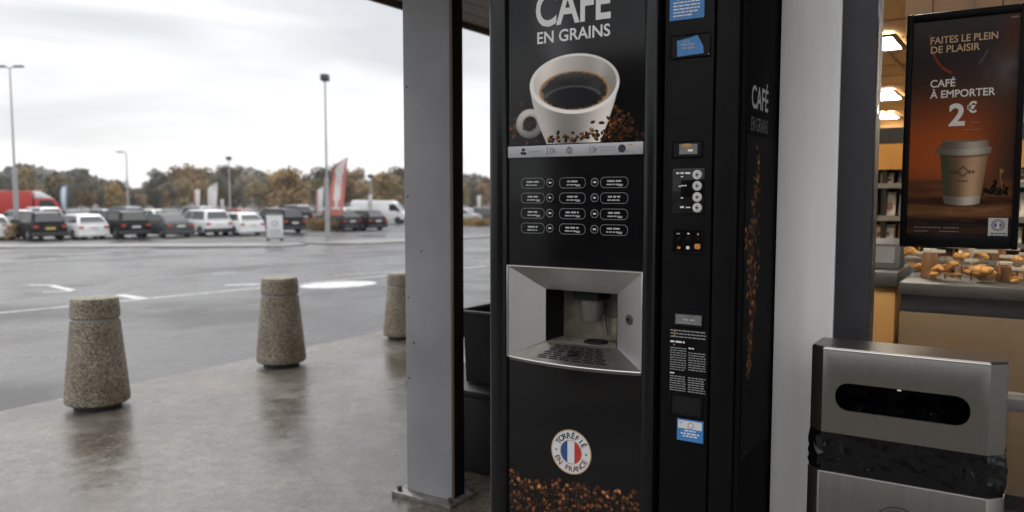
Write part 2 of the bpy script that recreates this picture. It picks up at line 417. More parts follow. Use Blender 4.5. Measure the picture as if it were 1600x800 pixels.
M['pavement'] = ground_mat('damp_concrete', (.092, .080, .066), (.25, .226, .196), 45, .04, .36, .8, .28, warm=(.48, .44, .39), mid=.48, rfine=.12)
M['kerb'] = mat('kerb_concrete', (.36, .35, .33), .6, var=.15, scale=2)
M['road_paint'] = mat('road_paint', (.42, .42, .415), .5, var=.45, scale=9)

# ================================================================== GROUND
def sheet(name, xs, ys, zf, m):
    bm = bm_(); g = [[bm.verts.new((x, y, zf(x, y))) for y in ys] for x in xs]
    for i in range(len(xs) - 1):
        for j in range(len(ys) - 1): bm.faces.new((g[i][j], g[i + 1][j], g[i + 1][j + 1], g[i][j + 1]))
    return struct(name, bm, m)
xs = [-2500, -900, -400, -200, -120, -80, -60, -50, -44] + [-42 + .75 * k for k in range(49)] + [-5, 0, 10, 40, 120, 500, 2500]
ys = [-2500, -600, -150, -60, -30, -12, 0, 6, 12, 20, 30, 45, 70, 110, 200, 400, 900, 2500]
sheet('road', xs, ys, lambda x, y: gz(x), M['asphalt'])
def pz(x): return -0.03 * max(0.0, -x - 2)
bm = bm_()
px_ = [-6.1, -6.085, -6.0, -5.5, -5, -4, -3, -2, 0, 4, 9, 14]; py_ = [-30, -10, -4, 0, 3, 6, 10, 16, 24, 40]
def pv(x): return pz(x) - (.012 if x == -6.1 else 0)
g = [[bm.verts.new((x, y, pv(x))) for y in py_] for x in px_]
for i in range(len(px_) - 1):
    for j in range(len(py_) - 1): bm.faces.new((g[i][j], g[i + 1][j], g[i + 1][j + 1], g[i][j + 1]))
lo = [bm.verts.new((-6.1, y, -.40)) for y in py_]
for j in range(len(py_) - 1): bm.faces.new((lo[j], g[0][j], g[0][j + 1], lo[j + 1]))
struct('pavement', bm, M['pavement'])

# road paint: a long lane line, give-way hooks and a worn white disc
def paint_poly(bm, pts, sub=10, dz=.004):
    a, b, c, d = [Vector(p) for p in pts]
    for k in range(sub):
        q = []
        for t, (p0, p1) in ((k / sub, (a, b)), ((k + 1) / sub, (a, b)), ((k + 1) / sub, (d, c)), (k / sub, (d, c))):
            p = p0.lerp(p1, t); q.append((p.x, p.y, gz(p.x) + dz))
        poly(bm, q)
bm = bm_()
def stripe(x0, y0, x1, y1, wd=.12):
    p, q = onG(x0, y0), onG(x1, y1); d = (q - p); d.z = 0; n = Vector((-d.y, d.x, 0)).normalized() * wd / 2
    paint_poly(bm, (p - n, q - n, q + n, p + n))
stripe(-60, 495, 760, 416, .13)
stripe(45, 446, 84, 446, .16); stripe(78, 446, 113, 454, .16); stripe(113, 455, 66, 457, .13)
stripe(186, 461, 222, 467, .2); stripe(352, 446, 412, 444, .22); stripe(330, 428, 370, 426, .15); stripe(400, 421, 560, 413, .10)
stripe(520, 430, 640, 424, .1)
stripe(0, 407, 90, 405, .14); stripe(-20, 422, 60, 419, .12)
stripe(240, 391, 420, 392, .14)
c = onG(529, 445)
cdir = Vector((-.86, .5, 0))
for k in range(24):
    a0, a1 = 2 * math.pi * k / 24, 2 * math.pi * (k + 1) / 24
    def q(a): x, y = c.x + .80 * math.cos(a), c.y + .80 * math.sin(a); return (x, y, gz(x) + .006)
    poly(bm, [(c.x, c.y, gz(c.x) + .006), q(a0), q(a1)])
struct('road_markings', bm, M['road_paint'])

# raised traffic islands in front of the parked cars
def island(name, pts, h=.06):
    bm = bm_()
    pl = [onG(*p) for p in pts]
    A = [bm.verts.new((p.x, p.y, p.z + h)) for p in pl]; B = [bm.verts.new((p.x, p.y, p.z - .3)) for p in pl]
    n = len(pl)
    bm.faces.new(A)
    for i in range(n): bm.faces.new((A[i], B[i], B[(i + 1) % n], A[(i + 1) % n]))
    bmesh.ops.recalc_face_normals(bm, faces=bm.faces)
    struct(name, bm, mat('island_concrete', (.12, .115, .11), .5, var=.3, scale=.7))
island('traffic_island', [(-60, 388.5), (200, 387), (440, 386), (480, 383), (470, 381.5), (200, 382.5), (-60, 384)])
island('traffic_island', [(470, 380.8), (560, 382.5), (650, 378.5), (790, 370), (790, 367.5), (650, 374), (560, 376)])

# ================================================================== TREES
def leaf_mat(name, c, v): return mat(name, c, .7, var=v, scale=.55, objrand=.22, spec=.25)
LEAF = {'green': leaf_mat('leaves_dark_green', (.10, .09, .058), .4), 'olive': leaf_mat('leaves_olive', (.185, .138, .062), .4),
        'rust': leaf_mat('leaves_rust', (.20, .125, .052), .4), 'gold': leaf_mat('leaves_gold', (.27, .185, .075), .4)}
def crown_mesh(seed, h, rad, n, leaf):
    rr = random.Random(seed); bm = bm_()
    blobs = []
    for k in range(13):
        a = rr.uniform(0, 2 * math.pi); q = rr.uniform(0, .72); z = rr.uniform(.22, .9)
        blobs.append((rad * q * math.cos(a) * (1.15 - z * .45), rad * q * math.sin(a) * (1.15 - z * .45), h * z, rad * rr.uniform(.3, .5)))
    for k in range(n):
        bx, by, bz, br = blobs[rr.randrange(len(blobs))]
        d = Vector((rr.gauss(0, 1), rr.gauss(0, 1), rr.gauss(0, .85))).normalized() * br * (rr.random() ** .45)
        p = Vector((bx, by, bz)) + d
        t1 = Vector((rr.gauss(0, 1), rr.gauss(0, 1), rr.gauss(0, 1))).normalized(); t2 = t1.orthogonal().normalized()
        s = leaf * rr.uniform(.6, 1.4)
        poly(bm, [p - t1 * s, p - t2 * s * .6, p + t1 * s, p + t2 * s * .6])
    me = bpy.data.meshes.new('crown'); bm.to_mesh(me); bm.free(); return me
def trunk_mesh(seed, h):
    rr = random.Random(seed); bm = bm_()
    tube(bm, (0, 0, -.3), (0, 0, h * .35), .22, .15, 8); tube(bm, (0, 0, h * .35), (.1, .1, h * .8), .15, .05, 7)
    for k in range(6):
        a = rr.uniform(0, 6.28); z = h * rr.uniform(.25, .55)
        tube(bm, (0, 0, z), (math.cos(a) * h * .25, math.sin(a) * h * .25, z + h * rr.uniform(.15, .3)), .08, .03, 6)
    me = bpy.data.meshes.new('trunk'); bm.to_mesh(me); bm.free(); return me
TREE_TXT = {'green': 'dark green tree in the wooded belt behind the car park', 'olive': 'olive green tree in the wooded belt behind the car park',
            'rust': 'rust brown autumn tree in the wooded belt behind the car park', 'gold': 'golden yellow autumn tree in the wooded belt behind the car park'}
PROTO = {}
def tree(kind, var, loc, sc, label=None, sz=1.0):
    key = (kind, var)
    t = thing('autumn_tree' if kind in ('rust', 'gold') else 'leafy_tree', label or TREE_TXT[kind], 'tree', loc, random.uniform(0, 6.28), None if label else kind + ' trees behind the car park')
    t.scale = (sc, sc, sc * sz)
    if key not in PROTO:
        cm = crown_mesh(hash(kind) % 7 * 0 + var * 17 + len(kind), 9, 4.6, 2100, .34); tm = trunk_mesh(var + 3, 9)
        cm.materials.append(LEAF[kind]); tm.materials.append(M['bark']); PROTO[key] = (cm, tm)
    cm, tm = PROTO[key]
    c = bpy.data.objects.new('crown', cm); k = bpy.data.objects.new('trunk', tm)
    for o in (c, k): COL.objects.link(o); o.parent = t
    return t
def polar(px, dist):                       # a spot on the flat ground in the direction of the photo column
    d = ray(px, 307); d.z = 0; d.normalize(); return Vector((d.x * dist, d.y * dist, gz(-60)))
rt = random.Random(11)
kinds = ['green', 'green', 'olive', 'green', 'olive', 'gold', 'rust']
# far belt
for k in range(62):
    px = -60 + k * 19 + rt.uniform(-7, 7)
    if px > 1100: break
    dist = rt.uniform(205, 245)
    top = 277 if px < 140 else (291 if px < 255 else (272 if px < 640 else 285))
    hh = (307 - top + rt.uniform(-6, 7)) / FPX * dist + 2.55
    kd = rt.choice(['green', 'green', 'green', 'olive', 'rust'] if px > 250 else ['green', 'green', 'green', 'olive'])
    tree(kd, rt.randrange(3), polar(px, dist), hh / 9.0, sz=rt.uniform(.92, 1.12))
# nearer, lower row with more autumn colour
for k in range(46):
    px = -40 + k * 18.5 + rt.uniform(-9, 9)
    dist = rt.uniform(150, 180)
    top = 298 if px < 250 else 285
    hh = (307 - top + rt.uniform(-9, 5)) / FPX * dist + 2.55
    tree(rt.choice(['olive', 'green', 'gold', 'rust', 'olive', 'green'] if px < 380 else ['olive', 'rust', 'gold', 'rust', 'olive', 'green']), rt.randrange(3), polar(px, dist), hh / 9.0)
tree('rust', 1, polar(452, 132), .87, 'broad rust brown tree left of the tall lamp post by the red flag', .84)
tree('gold', 2, polar(178, 135), .5, 'small golden tree behind the white hatchback, between the first two lamp posts')
tree('gold', 1, polar(598, 135), .66, 'golden tree behind the white van, left of the grey steel post')
tree('olive', 0, polar(90, 150), .64, 'olive tree right behind the blue feather flag')
# wooded ridge behind everything: too far to count
rw = random.Random(5); bm = bm_()
for k in range(14000):
    px = rw.uniform(-160, 1300); dist = rw.uniform(300, 420); p = polar(px, dist)
    top = 24 + 7 * math.sin(px / 47.0) + 5 * math.sin(px / 19.0) + (6 if px < 140 else -5 if px < 250 else 4)
    zz = rw.random() ** .6 * (top / FPX * dist + 2.5) + p.z
    t1 = Vector((rw.gauss(0, 1), rw.gauss(0, 1), rw.gauss(0, 1))).normalized(); t2 = t1.orthogonal().normalized(); s = rw.uniform(.9, 2.2)
    q = Vector((p.x, p.y, zz)); poly(bm, [q - t1 * s, q - t2 * s * .7, q + t1 * s, q + t2 * s * .7])
o = struct('distant_woods', bm, mat('far_woodland', (.12, .115, .10), .8, var=.35, scale=.05), kind='stuff')
o['label'] = 'grey green wooded ridge on the horizon behind the tree belt'; o['category'] = 'woodland'
bm = bm_()
prev = None
for k in range(90):
    px = -300 + k * 22; a = polar(px, 430); b = polar(px, 300); 
    ht = 3.5 + 1.5 * math.sin(k * .4)
    row = [bm.verts.new((b.x, b.y, -1.6)), bm.verts.new((a.x, a.y, ht)), bm.verts.new((a.x * 1.6, a.y * 1.6, ht * 1.2)), bm.verts.new((a.x * 2.6, a.y * 2.6, -3))]
    if prev:
        for j in range(3): bm.faces.new((prev[j], prev[j + 1], row[j + 1], row[j]))
    prev = row
bmesh.ops.recalc_face_normals(bm, faces=bm.faces)
struct('hills', bm, mat('hill_grass', (.06, .065, .04), .9, var=.3, scale=.02))

# ================================================================== CARS
def paint(name, c, metal=0.0): return mat('car_paint_' + name, c, .35, metal=metal, var=.04, coat=.0 if max(c) < .1 else .2, scale=2, spec=.12 if max(c) < .1 else .4)
PAINT = {'black': paint('black', (.010, .010, .011)), 'white': paint('white', (.68, .68, .68)), 'grey': paint('grey', (.075, .078, .082)), 'silver': paint('silver', (.36, .37, .38), .4),
         'blue': paint('blue', (.03, .05, .10)), 'red': paint('red', (.33, .02, .02)), 'dark': paint('dark', (.03, .031, .034))}
def make_car(label, colour, kind, loc, rz, group, plate='plate_white', detail=True):
    t = thing('parked_car', label, 'car', loc, rz, group)
    if kind == 'suv':   L_, W_, Hs, Hr = 4.45, 1.86, 1.02, 1.70; cab = [(-2.14, Hs), (-1.84, Hr - .12), (-1.55, Hr - .02), (.3, Hr), (.55, Hr - .08), (1.3, Hs)]; gc = .24
    elif kind == 'saloon': L_, W_, Hs, Hr = 4.6, 1.8, .95, 1.46; cab = [(-1.95, Hs), (-1.1, Hr - .05), (-.85, Hr), (.2, Hr), (.45, Hr - .06), (1.25, Hs)]; gc = .18
    else:               L_, W_, Hs, Hr = 4.1, 1.78, .95, 1.50; cab = [(-1.98, Hs), (-1.56, Hr - .15), (-1.3, Hr - .03), (.15, Hr), (.4, Hr - .06), (1.2, Hs)]; gc = .18
    h = L_ / 2; pm = PAINT[colour]
    prof = [(-h + .04, gc + .12), (-h, .55), (-h + .05, Hs - .12), (-h + .12, Hs), (1.2, Hs), (h - .35, Hs - .16), (h - .04, .66), (h, .45), (h - .08, gc), (-h + .15, gc)]
    bm = bm_(); prism(bm, prof, -W_ / 2, W_ / 2, 'y', .06, 2); part('body', bm, pm, t)
    bm = bm_(); n = len(cab); wi, wo = W_ / 2 - .25, W_ / 2 - .05
    hw = [wo if z <= Hs else (wi if z >= Hr - .02 else wi + .04) for x, z in cab]
    A = [bm.verts.new((x, -q_, z)) for (x, z), q_ in zip(cab, hw)]; B = [bm.verts.new((x, q_, z)) for (x, z), q_ in zip(cab, hw)]
    bm.faces.new(A); bm.faces.new(B[::-1])
    for i in range(n): bm.faces.new((A[i], B[i], B[(i + 1) % n], A[(i + 1) % n]))
    bmesh.ops.recalc_face_normals(bm, faces=bm.faces)
    bmesh.ops.bevel(bm, geom=list(bm.edges), offset=.035, segments=2, affect='EDGES')
    part('cabin', bm, pm, t)
    def lp(p, q, k): return Vector(p).lerp(Vector(q), k)
    # rear window, windscreen
    def pane(a, b, wa, wb, lo_, hi, off):
        p, q = lp(a, b, lo_), lp(a, b, hi); ya, yb = wa - .10, wb - .10
        nrm = Vector((-(b[1] - a[1]), b[0] - a[0])).normalized() * off
        bm = bm_(); v = [(p.x + nrm.x, -ya, p.y + nrm.y), (p.x + nrm.x, ya, p.y + nrm.y), (q.x + nrm.x, yb, q.y + nrm.y), (q.x + nrm.x, -yb, q.y + nrm.y)]
        poly(bm, v); return part('rear_window' if a[0] < 0 else 'windscreen', bm, M['car_glass'], t)
    pane(cab[0], cab[1], hw[0], hw[1], .16, .98, .012)
    pane(cab[4], cab[5], hw[4], hw[5], .05, .9, .012)
    for s in (-1, 1):                    # side glass in two pieces
        zb, zt = Hs + .06, Hr - .10
        fb = (zb - Hs) / (Hr - .02 - Hs); ft = (zt - Hs) / (Hr - .02 - Hs)
        yb, yt = wo + (wi + .02 - wo) * fb + .012, wo + (wi + .02 - wo) * ft + .014
        xr0, xr1 = cab[0][0] + .35, cab[1][0] + .22; xf1, xf0 = cab[3][0] + .12, cab[5][0] - .22
        for (b0, b1, t1, t0) in ((xr0, -.25, -.25, xr1), (-.17, xf0, xf1, -.17)):
            bm = bm_(); v = [(b0, s * yb, zb), (b1, s * yb, zb), (t1, s * yt, zt), (t0, s * yt, zt)]
            poly(bm, v if s < 0 else v[::-1]); part('side_window', bm, M['car_glass'], t)
    r_ = .34 if kind == 'suv' else .31
    for x in (-h + .82, h - .85):
        for s in (-1, 1):
            bm = bm_(); y0 = s * (W_ / 2 - .2)
            lathe(bm, [(r_ * .62, y0 - .1), (r_ - .03, y0 - .11), (r_, y0 - .08), (r_, y0 + .08), (r_ - .03, y0 + .11), (r_ * .62, y0 + .1)], (x, s * .105, r_), 20, 'y')
            wh = part('wheel', bm, M['tyre'], t)
            if detail:
                bm = bm_(); lathe(bm, [(.02, y0 + s * .10), (r_ * .3, y0 + s * .112), (r_ * .63, y0 + s * .09)], (x, s * .105, r_), 16, 'y'); part('rim', bm, M['alloy'], wh)
    for s in (-1, 1):
        bm = bm_(); z0 = Hs - .30
        box(bm, -h - .02, -h + .16, s * (W_ / 2 - .17) - .13, s * (W_ / 2 - .17) + .14, z0 + .02, z0 + .16, .03); part('tail_light', bm, M['tail_red'], t)
        bm = bm_(); box(bm, h - .42, h - .12, s * (W_ / 2 - .2) - .16, s * (W_ / 2 - .2) + .16, .66, .80, .03); part('headlight', bm, M['white_label'], t)
        bm = bm_(); box(bm, .72, .92, s * (W_ / 2 + .08) - .09, s * (W_ / 2 + .08) + .09, Hs + .02, Hs + .16, .03); part('mirror', bm, pm, t)
    bm = bm_(); box(bm, -h - .012, -h + .03, -.26, .26, .66, .78); part('number_plate', bm, M[plate], t)
    bm = bm_(); box(bm, -h - .025, -h + .3, -W_ / 2 - .008, W_ / 2 + .008, gc + .03, gc + .26, .03); part('bumper', bm, M['plastic_dark'] if kind == 'suv' or colour in ('black', 'dark') else pm, t)
    return t
PI = math.pi
def row_spot(px, y): p = onG(px, y); return p
G1 = 'cars parked in the front row facing away'
front = [  # rear-centre column in photo, base row, kind, colour, label
    (-6, 376.5, 'hatch', 'white', 'white car cut by the left edge of the photo, left of the black SUV', 'plate_white'),
    (80, 376.5, 'suv', 'black', 'black SUV with a yellow number plate below the red lorry', 'plate_yellow'),
    (148, 374.5, 'hatch', 'white', 'white hatchback between two black SUVs in the front row', 'plate_white'),
    (214, 373, 'suv', 'black', 'black SUV with a pale plate, right of the white hatchback', 'plate_white'),
    (284, 371.3, 'saloon', 'grey', 'dark grey saloon right of the second black SUV', 'plate_white'),
    (344, 369, 'suv', 'white', 'white SUV right of the dark grey saloon, below the white flag', 'plate_white'),
    (396, 368, 'hatch', 'white', 'white hatchback just left of the white signboard', 'plate_white'),
    (462, 364.5, 'suv', 'black', 'black SUV right of the white signboard, left of the low hedge', 'plate_white'),
    (552, 360.8, 'hatch', 'dark', 'dark hatchback just right of the red feather flag', 'plate_white'),
    (592, 360, 'hatch', 'black', 'black hatchback in front of the white van', 'plate_white')]
rc = random.Random(3)
for px, y, kind, colr, lab, pl in front:
    p = onG(px, y); half = {'suv': 2.22, 'saloon': 2.3, 'hatch': 2.05}[kind]
    yaw = PI + R(rc.uniform(-2, 2)) - R(6)
    fx, fy = math.cos(yaw), math.sin(yaw)
    make_car(lab, colr, kind, (p.x + fx * half, p.y + fy * half, p.z), yaw, G1, pl)
G2 = 'cars in the rows further back'
cols = ['silver', 'white', 'dark', 'silver', 'blue', 'white', 'grey', 'silver', 'red', 'white', 'black', 'silver', 'white', 'grey', 'silver', 'white']
nm = {'silver': 'silver', 'white': 'white', 'dark': 'very dark', 'blue': 'dark blue', 'grey': 'grey', 'red': 'dark red', 'black': 'black'}
spots2 = [(30, 357), (62, 356.5), (112, 356), (170, 355), (190, 355), (246, 354), (262, 353.5), (318, 352.5), (372, 352), (428, 351), (452, 350.5), (506, 349.5), (540, 349), (470, 346), (720, 350), (752, 350)]
ordn = ['first', 'second', 'third', 'fourth', 'fifth', 'sixth', 'seventh', 'eighth', 'ninth', 'tenth', 'eleventh', 'twelfth', 'thirteenth', 'fourteenth', 'fifteenth', 'sixteenth', 'seventeenth']
for i, (px, y) in enumerate(spots2):
    p = onG(px, y); cc = cols[i % len(cols)]
    lab = 'blurred %s car in the rows further back, %s counted from the left' % (nm[cc], ordn[i if i < 14 else i])
    if px > 700: lab = 'blurred %s car seen between the grey post and the coffee machine' % nm[cc]
    if i == 13: cc = 'silver'; lab = 'small silver car far back above the black SUV by the signboard'
    
    if i == 15: cc = 'grey'; lab = 'small grey car seen right beside the coffee machine trim'
    make_car(lab, cc, ['hatch', 'suv', 'saloon'][i % 3], p, R(rc.choice([0, 180]) + rc.uniform(-3, 3)), G2, detail=False)

# ---- red lorry
p = onG(52, 352.5)
d = ray(40, 307); ang = math.atan2(d.y, d.x) - PI / 2 + R(8)
t = thing('lorry', 'red box lorry with white roof fairing behind the parked cars', 'lorry', p, ang)
red = mat('lorry_red', (.40, .03, .022), .4, var=.06)
bm = bm_(); box(bm, -7.5, -.15, -1.2, 1.2, .75, 3.02, .04); part('cargo_box', bm, red, t)
bm = bm_(); prism(bm, [(.0, .55), (2.05, .55), (2.1, 1.3), (1.55, 2.35), (0, 2.4)], -1.1, 1.1, 'y', .07, 2); cb = part('cab', bm, red, t)
bm = bm_(); hexa(bm, [(.02, -1.0, 2.41), (1.5, -.95, 2.38), (1.5, .95, 2.38), (.02, 1.0, 2.41), (.02, -1.0, 3.0), (.5, -.9, 3.0), (.5, .9, 3.0), (.02, 1.0, 3.0)], .05); part('roof_fairing', bm, M['white_label'], t)
for s in (-1, 1):
    bm = bm_(); v = [(.35, s * 1.108, 1.45), (1.7, s * 1.108, 1.45), (1.42, s * 1.108, 2.2), (.35, s * 1.108, 2.2)]; poly(bm, v if s < 0 else v[::-1]); part('side_window', bm, M['car_glass'], t)
bm = bm_(); n_ = Vector((1.05, 0, .55)).normalized() * .012
poly(bm, [(2.02 + n_.x, -.95, 1.45 + n_.z), (2.02 + n_.x, .95, 1.45 + n_.z), (1.6 + n_.x, .9, 2.25 + n_.z), (1.6 + n_.x, -.9, 2.25 + n_.z)]); part('windscreen', bm, M['car_glass'], t)
for s in (-1, 1):
    bm = bm_(); box(bm, 2.0, 2.13, s * .8 - .18, s * .8 + .18, .8, 1.02, .03); part('headlight', bm, M['white_label'], t)
bm = bm_(); box(bm, -7.4, 1.9, -1.0, 1.0, .45, .72, .03); part('chassis', bm, M['plastic_dark'], t)
for x in (1.1, -4.8, -5.8):
    for s in (-1, 1):
        bm = bm_(); lathe(bm, [(.2, -.13), (.42, -.14), (.45, -.1), (.45, .1), (.42, .14), (.2, .13)], (x, s * .95, .45), 18, 'y'); part('wheel', bm, M['tyre'], t)

# ---- white van
p = onG(596, 349)
d = ray(596, 307); ang = math.atan2(d.y, d.x) - PI / 2 - R(12)
t = thing('delivery_van', 'tall white panel van behind the black hatchback, left of the grey post', 'van', p, ang)
wv = PAINT['white']
bm = bm_(); prism(bm, [(-2.7, .35), (2.55, .35), (2.6, .9), (2.2, 1.15), (1.55, 1.95), (1.2, 2.14), (-2.55, 2.18), (-2.7, 1.95)], -.98, .98, 'y', .08, 2); part('body', bm, wv, t)
for s in (-1, 1):
    bm = bm_(); v = [(.95, s * .99, 1.2), (2.05, s * .99, 1.2), (1.5, s * .99, 1.82), (.95, s * .99, 1.82)]; poly(bm, v if s < 0 else v[::-1]); part('side_window', bm, M['car_glass'], t)
    bm = bm_(); box(bm, 2.42, 2.60, s * .78 - .14, s * .78 + .14, .78, .96, .03); part('headlight', bm, M['white_label'], t)
    bm = bm_(); box(bm, 1.75, 1.92, s * 1.08 - .1, s * 1.08 + .1, 1.15, 1.4, .03); part('mirror', bm, M['plastic_dark'], t)
    for x in (1.75, -1.75):
        bm = bm_(); lathe(bm, [(.18, -.12), (.31, -.12), (.33, -.09), (.33, .09), (.31, .12), (.18, .12)], (x, s * .9, .33), 18, 'y'); part('wheel', bm, M['tyre'], t)
bm = bm_(); poly(bm, [(2.21, -.85, 1.16), (2.21, .85, 1.16), (1.6, .8, 1.93), (1.6, -.8, 1.93)]); o = part('windscreen', bm, M['car_glass'], t); o.location = (.012, 0, .012)
bm = bm_(); box(bm, 2.3, 2.66, -.98, .98, .3, .62, .05); part('bumper', bm, M['plastic_dark'], t)

# ================================================================== STREET FURNITURE
def lamp(px, ybase, ytop, label, heads, rbot=.11, sleeve=0.0):
    p = onG(px, ybase); dist = (Vector((p.x, p.y, 0))).dot(Vector((_f.x, _f.y, 0)).normalized())
    h = (307 - ytop) / FPX * dist + CAM_H - p.z
    t = thing('street_lamp', label, 'lamp post', p, YAW, 'tall lamp posts of the car park')
    bm = bm_(); tube(bm, (0, 0, 0), (0, 0, h), rbot * .8, .045, 10)
    part('pole', bm, M['galv'], t)
    if sleeve:
        bm = bm_(); tube(bm, (0, 0, 0), (0, 0, sleeve), rbot + .05, rbot + .03, 12); part('pole_sleeve', bm, M['galv'], t)
    bm = bm_(); box(bm, -.2, .2, -.2, .2, 0, .03, .005); part('base_plate', bm, M['galv'], t)
    for s in heads:
        bm = bm_()
        if abs(s) < .3: box(bm, -.22, .22, -.3, .3, h - .05, h + .32, .05)
        else:
            tube(bm, (0, 0, h), (s * .35, 0, h + .10), .035, .03, 8)
            box(bm, s * .3 if s > 0 else s * .98, s * .98 if s > 0 else s * .3, -.16, .16, h + .06, h + .19, .05)
        part('lamp_head', bm, M['dark_metal'], t)
    return t
lamp(27, 362, 110, 'tall lamp post with two lamp arms in front of the red lorry', (-1, 1), .13, 4.6)
lamp(201, 345, 240, 'lamp post with a single arm to the left, behind the black SUV', (-1,), .13, 0)
lamp(360, 345, 250, 'lamp post right of the white flag, above the white hatchback', (.1,), .15)
lamp(512, 375, 128, 'tall lamp post beside the red feather flag', (.1,), .10, 3.6)
lamp(580, 350, 278, 'short lamp post in front of the white van', (.1,), .14)
lamp(716, 343, 252, 'lamp post seen between the grey steel post and the coffee machine', (.6,), .15)

def cloth(name, base, accent, label, px, ybase, ytop, ybot, wpx, lean, style, rz=0):
    """feather flag: curved pole, cloth with its own thickness and printed bands"""
    p = onG(px, ybase); dist = Vector((p.x, p.y, 0)).dot(Vector((_f.x, _f.y, 0)).normalized())
    zt = (307 - ytop) / FPX * dist + CAM_H - p.z; zb = (307 - ybot) / FPX * dist + CAM_H - p.z; wd = wpx / FPX * dist
    t = thing('feather_flag', label, 'flag', p, YAW + rz, 'feather flags around the car park')
    def xl(k): return lean * wd * k + wd * (max(0, k - .78) / .22) ** 1.7 * (1 if style != 'rect' else .25)
    def xr_(k): return lean * wd * k + wd * 1.02
    bm = bm_(); n = 18
    zs = [zb + (zt - zb) * k / n for k in range(n + 1)]
    pts = [Vector((0, 0, 0)), Vector((0, 0, zb))] + [Vector((xl(k / n), 0, zs[k])) for k in range(n + 1)]
    for a, b in zip(pts[:-1], pts[1:]):
        if (b - a).length > .01: tube(bm, a, b, .035, .03, 6)
    part('flag_pole', bm, M['dark_metal'], t)
    bm = bm_(); box(bm, -.3, .3, -.3, .3, 0, .06, .01); part('base_plate', bm, M['dark_metal'], t)
    def wav(x, z): return .07 * math.sin(z * 1.7 + x * 2.2)
    def panel(u0, u1, k0, k1, y, m, nm_):
        bm = bm_(); nn = 16; mcol = 6; G_ = []
        for i in range(nn + 1):
            k = k0 + (k1 - k0) * i / nn; z = zb + (zt - zb) * k; a, b = xl(k), max(xl(k) + .01, xr_(k))
            G_.append([(a + (b - a) * (u0 + (u1 - u0) * j / mcol), z) for j in range(mcol + 1)])
        F = [[bm.verts.new((x, wav(x, z) - y, z)) for x, z in r0] for r0 in G_]; Bk = [[bm.verts.new((x, wav(x, z) + y, z)) for x, z in r0] for r0 in G_]
        for i in range(nn):
            for j in range(mcol):
                bm.faces.new((F[i][j], F[i][j + 1], F[i + 1][j + 1], F[i + 1][j])); bm.faces.new((Bk[i][j], Bk[i + 1][j], Bk[i + 1][j + 1], Bk[i][j + 1]))
        for i in range(nn):
            bm.faces.new((F[i][0], F[i + 1][0], Bk[i + 1][0], Bk[i][0])); bm.faces.new((F[i][mcol], Bk[i][mcol], Bk[i + 1][mcol], F[i + 1][mcol]))
        for j in range(mcol):
            bm.faces.new((F[0][j], Bk[0][j], Bk[0][j + 1], F[0][j + 1])); bm.faces.new((F[nn][j], F[nn][j + 1], Bk[nn][j + 1], Bk[nn][j]))
        bmesh.ops.recalc_face_normals(bm, faces=bm.faces)
        return part(nm_, bm, m, t)
    panel(0, 1, 0, 1, .008, base, 'cloth')
    if accent is not None:
        for (u0, u1, k0, k1) in accent[1]: panel(u0, u1, k0, k1, .012, accent[0], 'printed_band')
    return t
fred = mat('flag_cloth_red', (.50, .155, .125), .7, var=.08, scale=1); fwhite = mat('flag_cloth_white', (.60, .58, .57), .7, var=.06, scale=1); fblue = mat('flag_cloth_blue', (.05, .20, .42), .7, var=.08, scale=1)
cloth('red', fred, (fwhite, [(.27, .72, .26, .72), (.2, .8, .72, .97), (.40, .62, .14, .26), (.2, .82, .10, .14)]), 'red feather flag with a white band, beside the tall lamp post', 513, 362, 247, 336, 22, .45, 'feather')
cloth('blue', fblue, (fwhite, [(.22, .8, .1, .95)]), 'blue and white feather flag right of the red lorry', 95, 352, 290, 337, 11, .12, 'rect')
cloth('white', fwhite, None, 'plain white feather flag above the white SUV', 325, 350, 284, 331, 14, .15, 'feather')
cloth('white', fwhite, (fred, [(0, .25, .1, .85)]), 'small white and red flag left of the plain white flag', 304, 348, 296, 331, 9, .1, 'rect')
cloth('white', fwhite, (fred, [(0, .2, .1, .8), (.1, 1, 0, .06)]), 'white flag with a red edge, left of the tall lamp post', 494, 352, 290, 333, 10, .25, 'feather')
cloth('white', fwhite, None, 'small white flag at the foot of the third lamp post', 345, 348, 311, 328, 6, .0, 'rect')
cloth('white', fwhite, None, 'tall white flag between the grey post and the coffee machine', 707, 343, 290, 336, 11, .2, 'feather')
cloth('white', fwhite, None, 'short white flag right beside the coffee machine trim', 745, 343, 305, 332, 6, .1, 'rect')
cloth('white', fwhite, None, 'small white banner in front of the white van', 576, 350, 304, 322, 6, .05, 'rect')

# ---- pavement signboard
p = onG(430, 380.5)
t = thing('signboard', 'white standing signboard with a dark side on the traffic island', 'sign', (p.x, p.y, p.z + .13), YAW + R(28), None)
bm = bm_(); box(bm, -.42, .42, -.05, .05, .16, 1.42, .015); part('board', bm, M['white_label'], t)
bm = bm_(); box(bm, -.40, .44, .056, .42, .12, 1.36, .02); part('back_box', bm, M['dark_metal'], t)
bm = bm_(); tube(bm, (-.42, -.05, 1.47), (.42, -.05, 1.47), .05, .05, 10); part('top_rail', bm, M['dark_metal'], t)
for x in (-.36, .36):
    bm = bm_(); box(bm, x - .05, x + .05, -.12, .34, 0, .158, .01); part('foot', bm, M['dark_metal'], t)
bm = bm_(); ring_y(bm, 0, .95, .16, .10, -.056, 24); part('round_symbol', bm, M['grey_print'], t)
bm = bm_()
for k in range(5): scribble(bm, -.26, .26, .62 - k * .07, .025, -.056, k)
part('fine_print', bm, M['grey_print'], t)

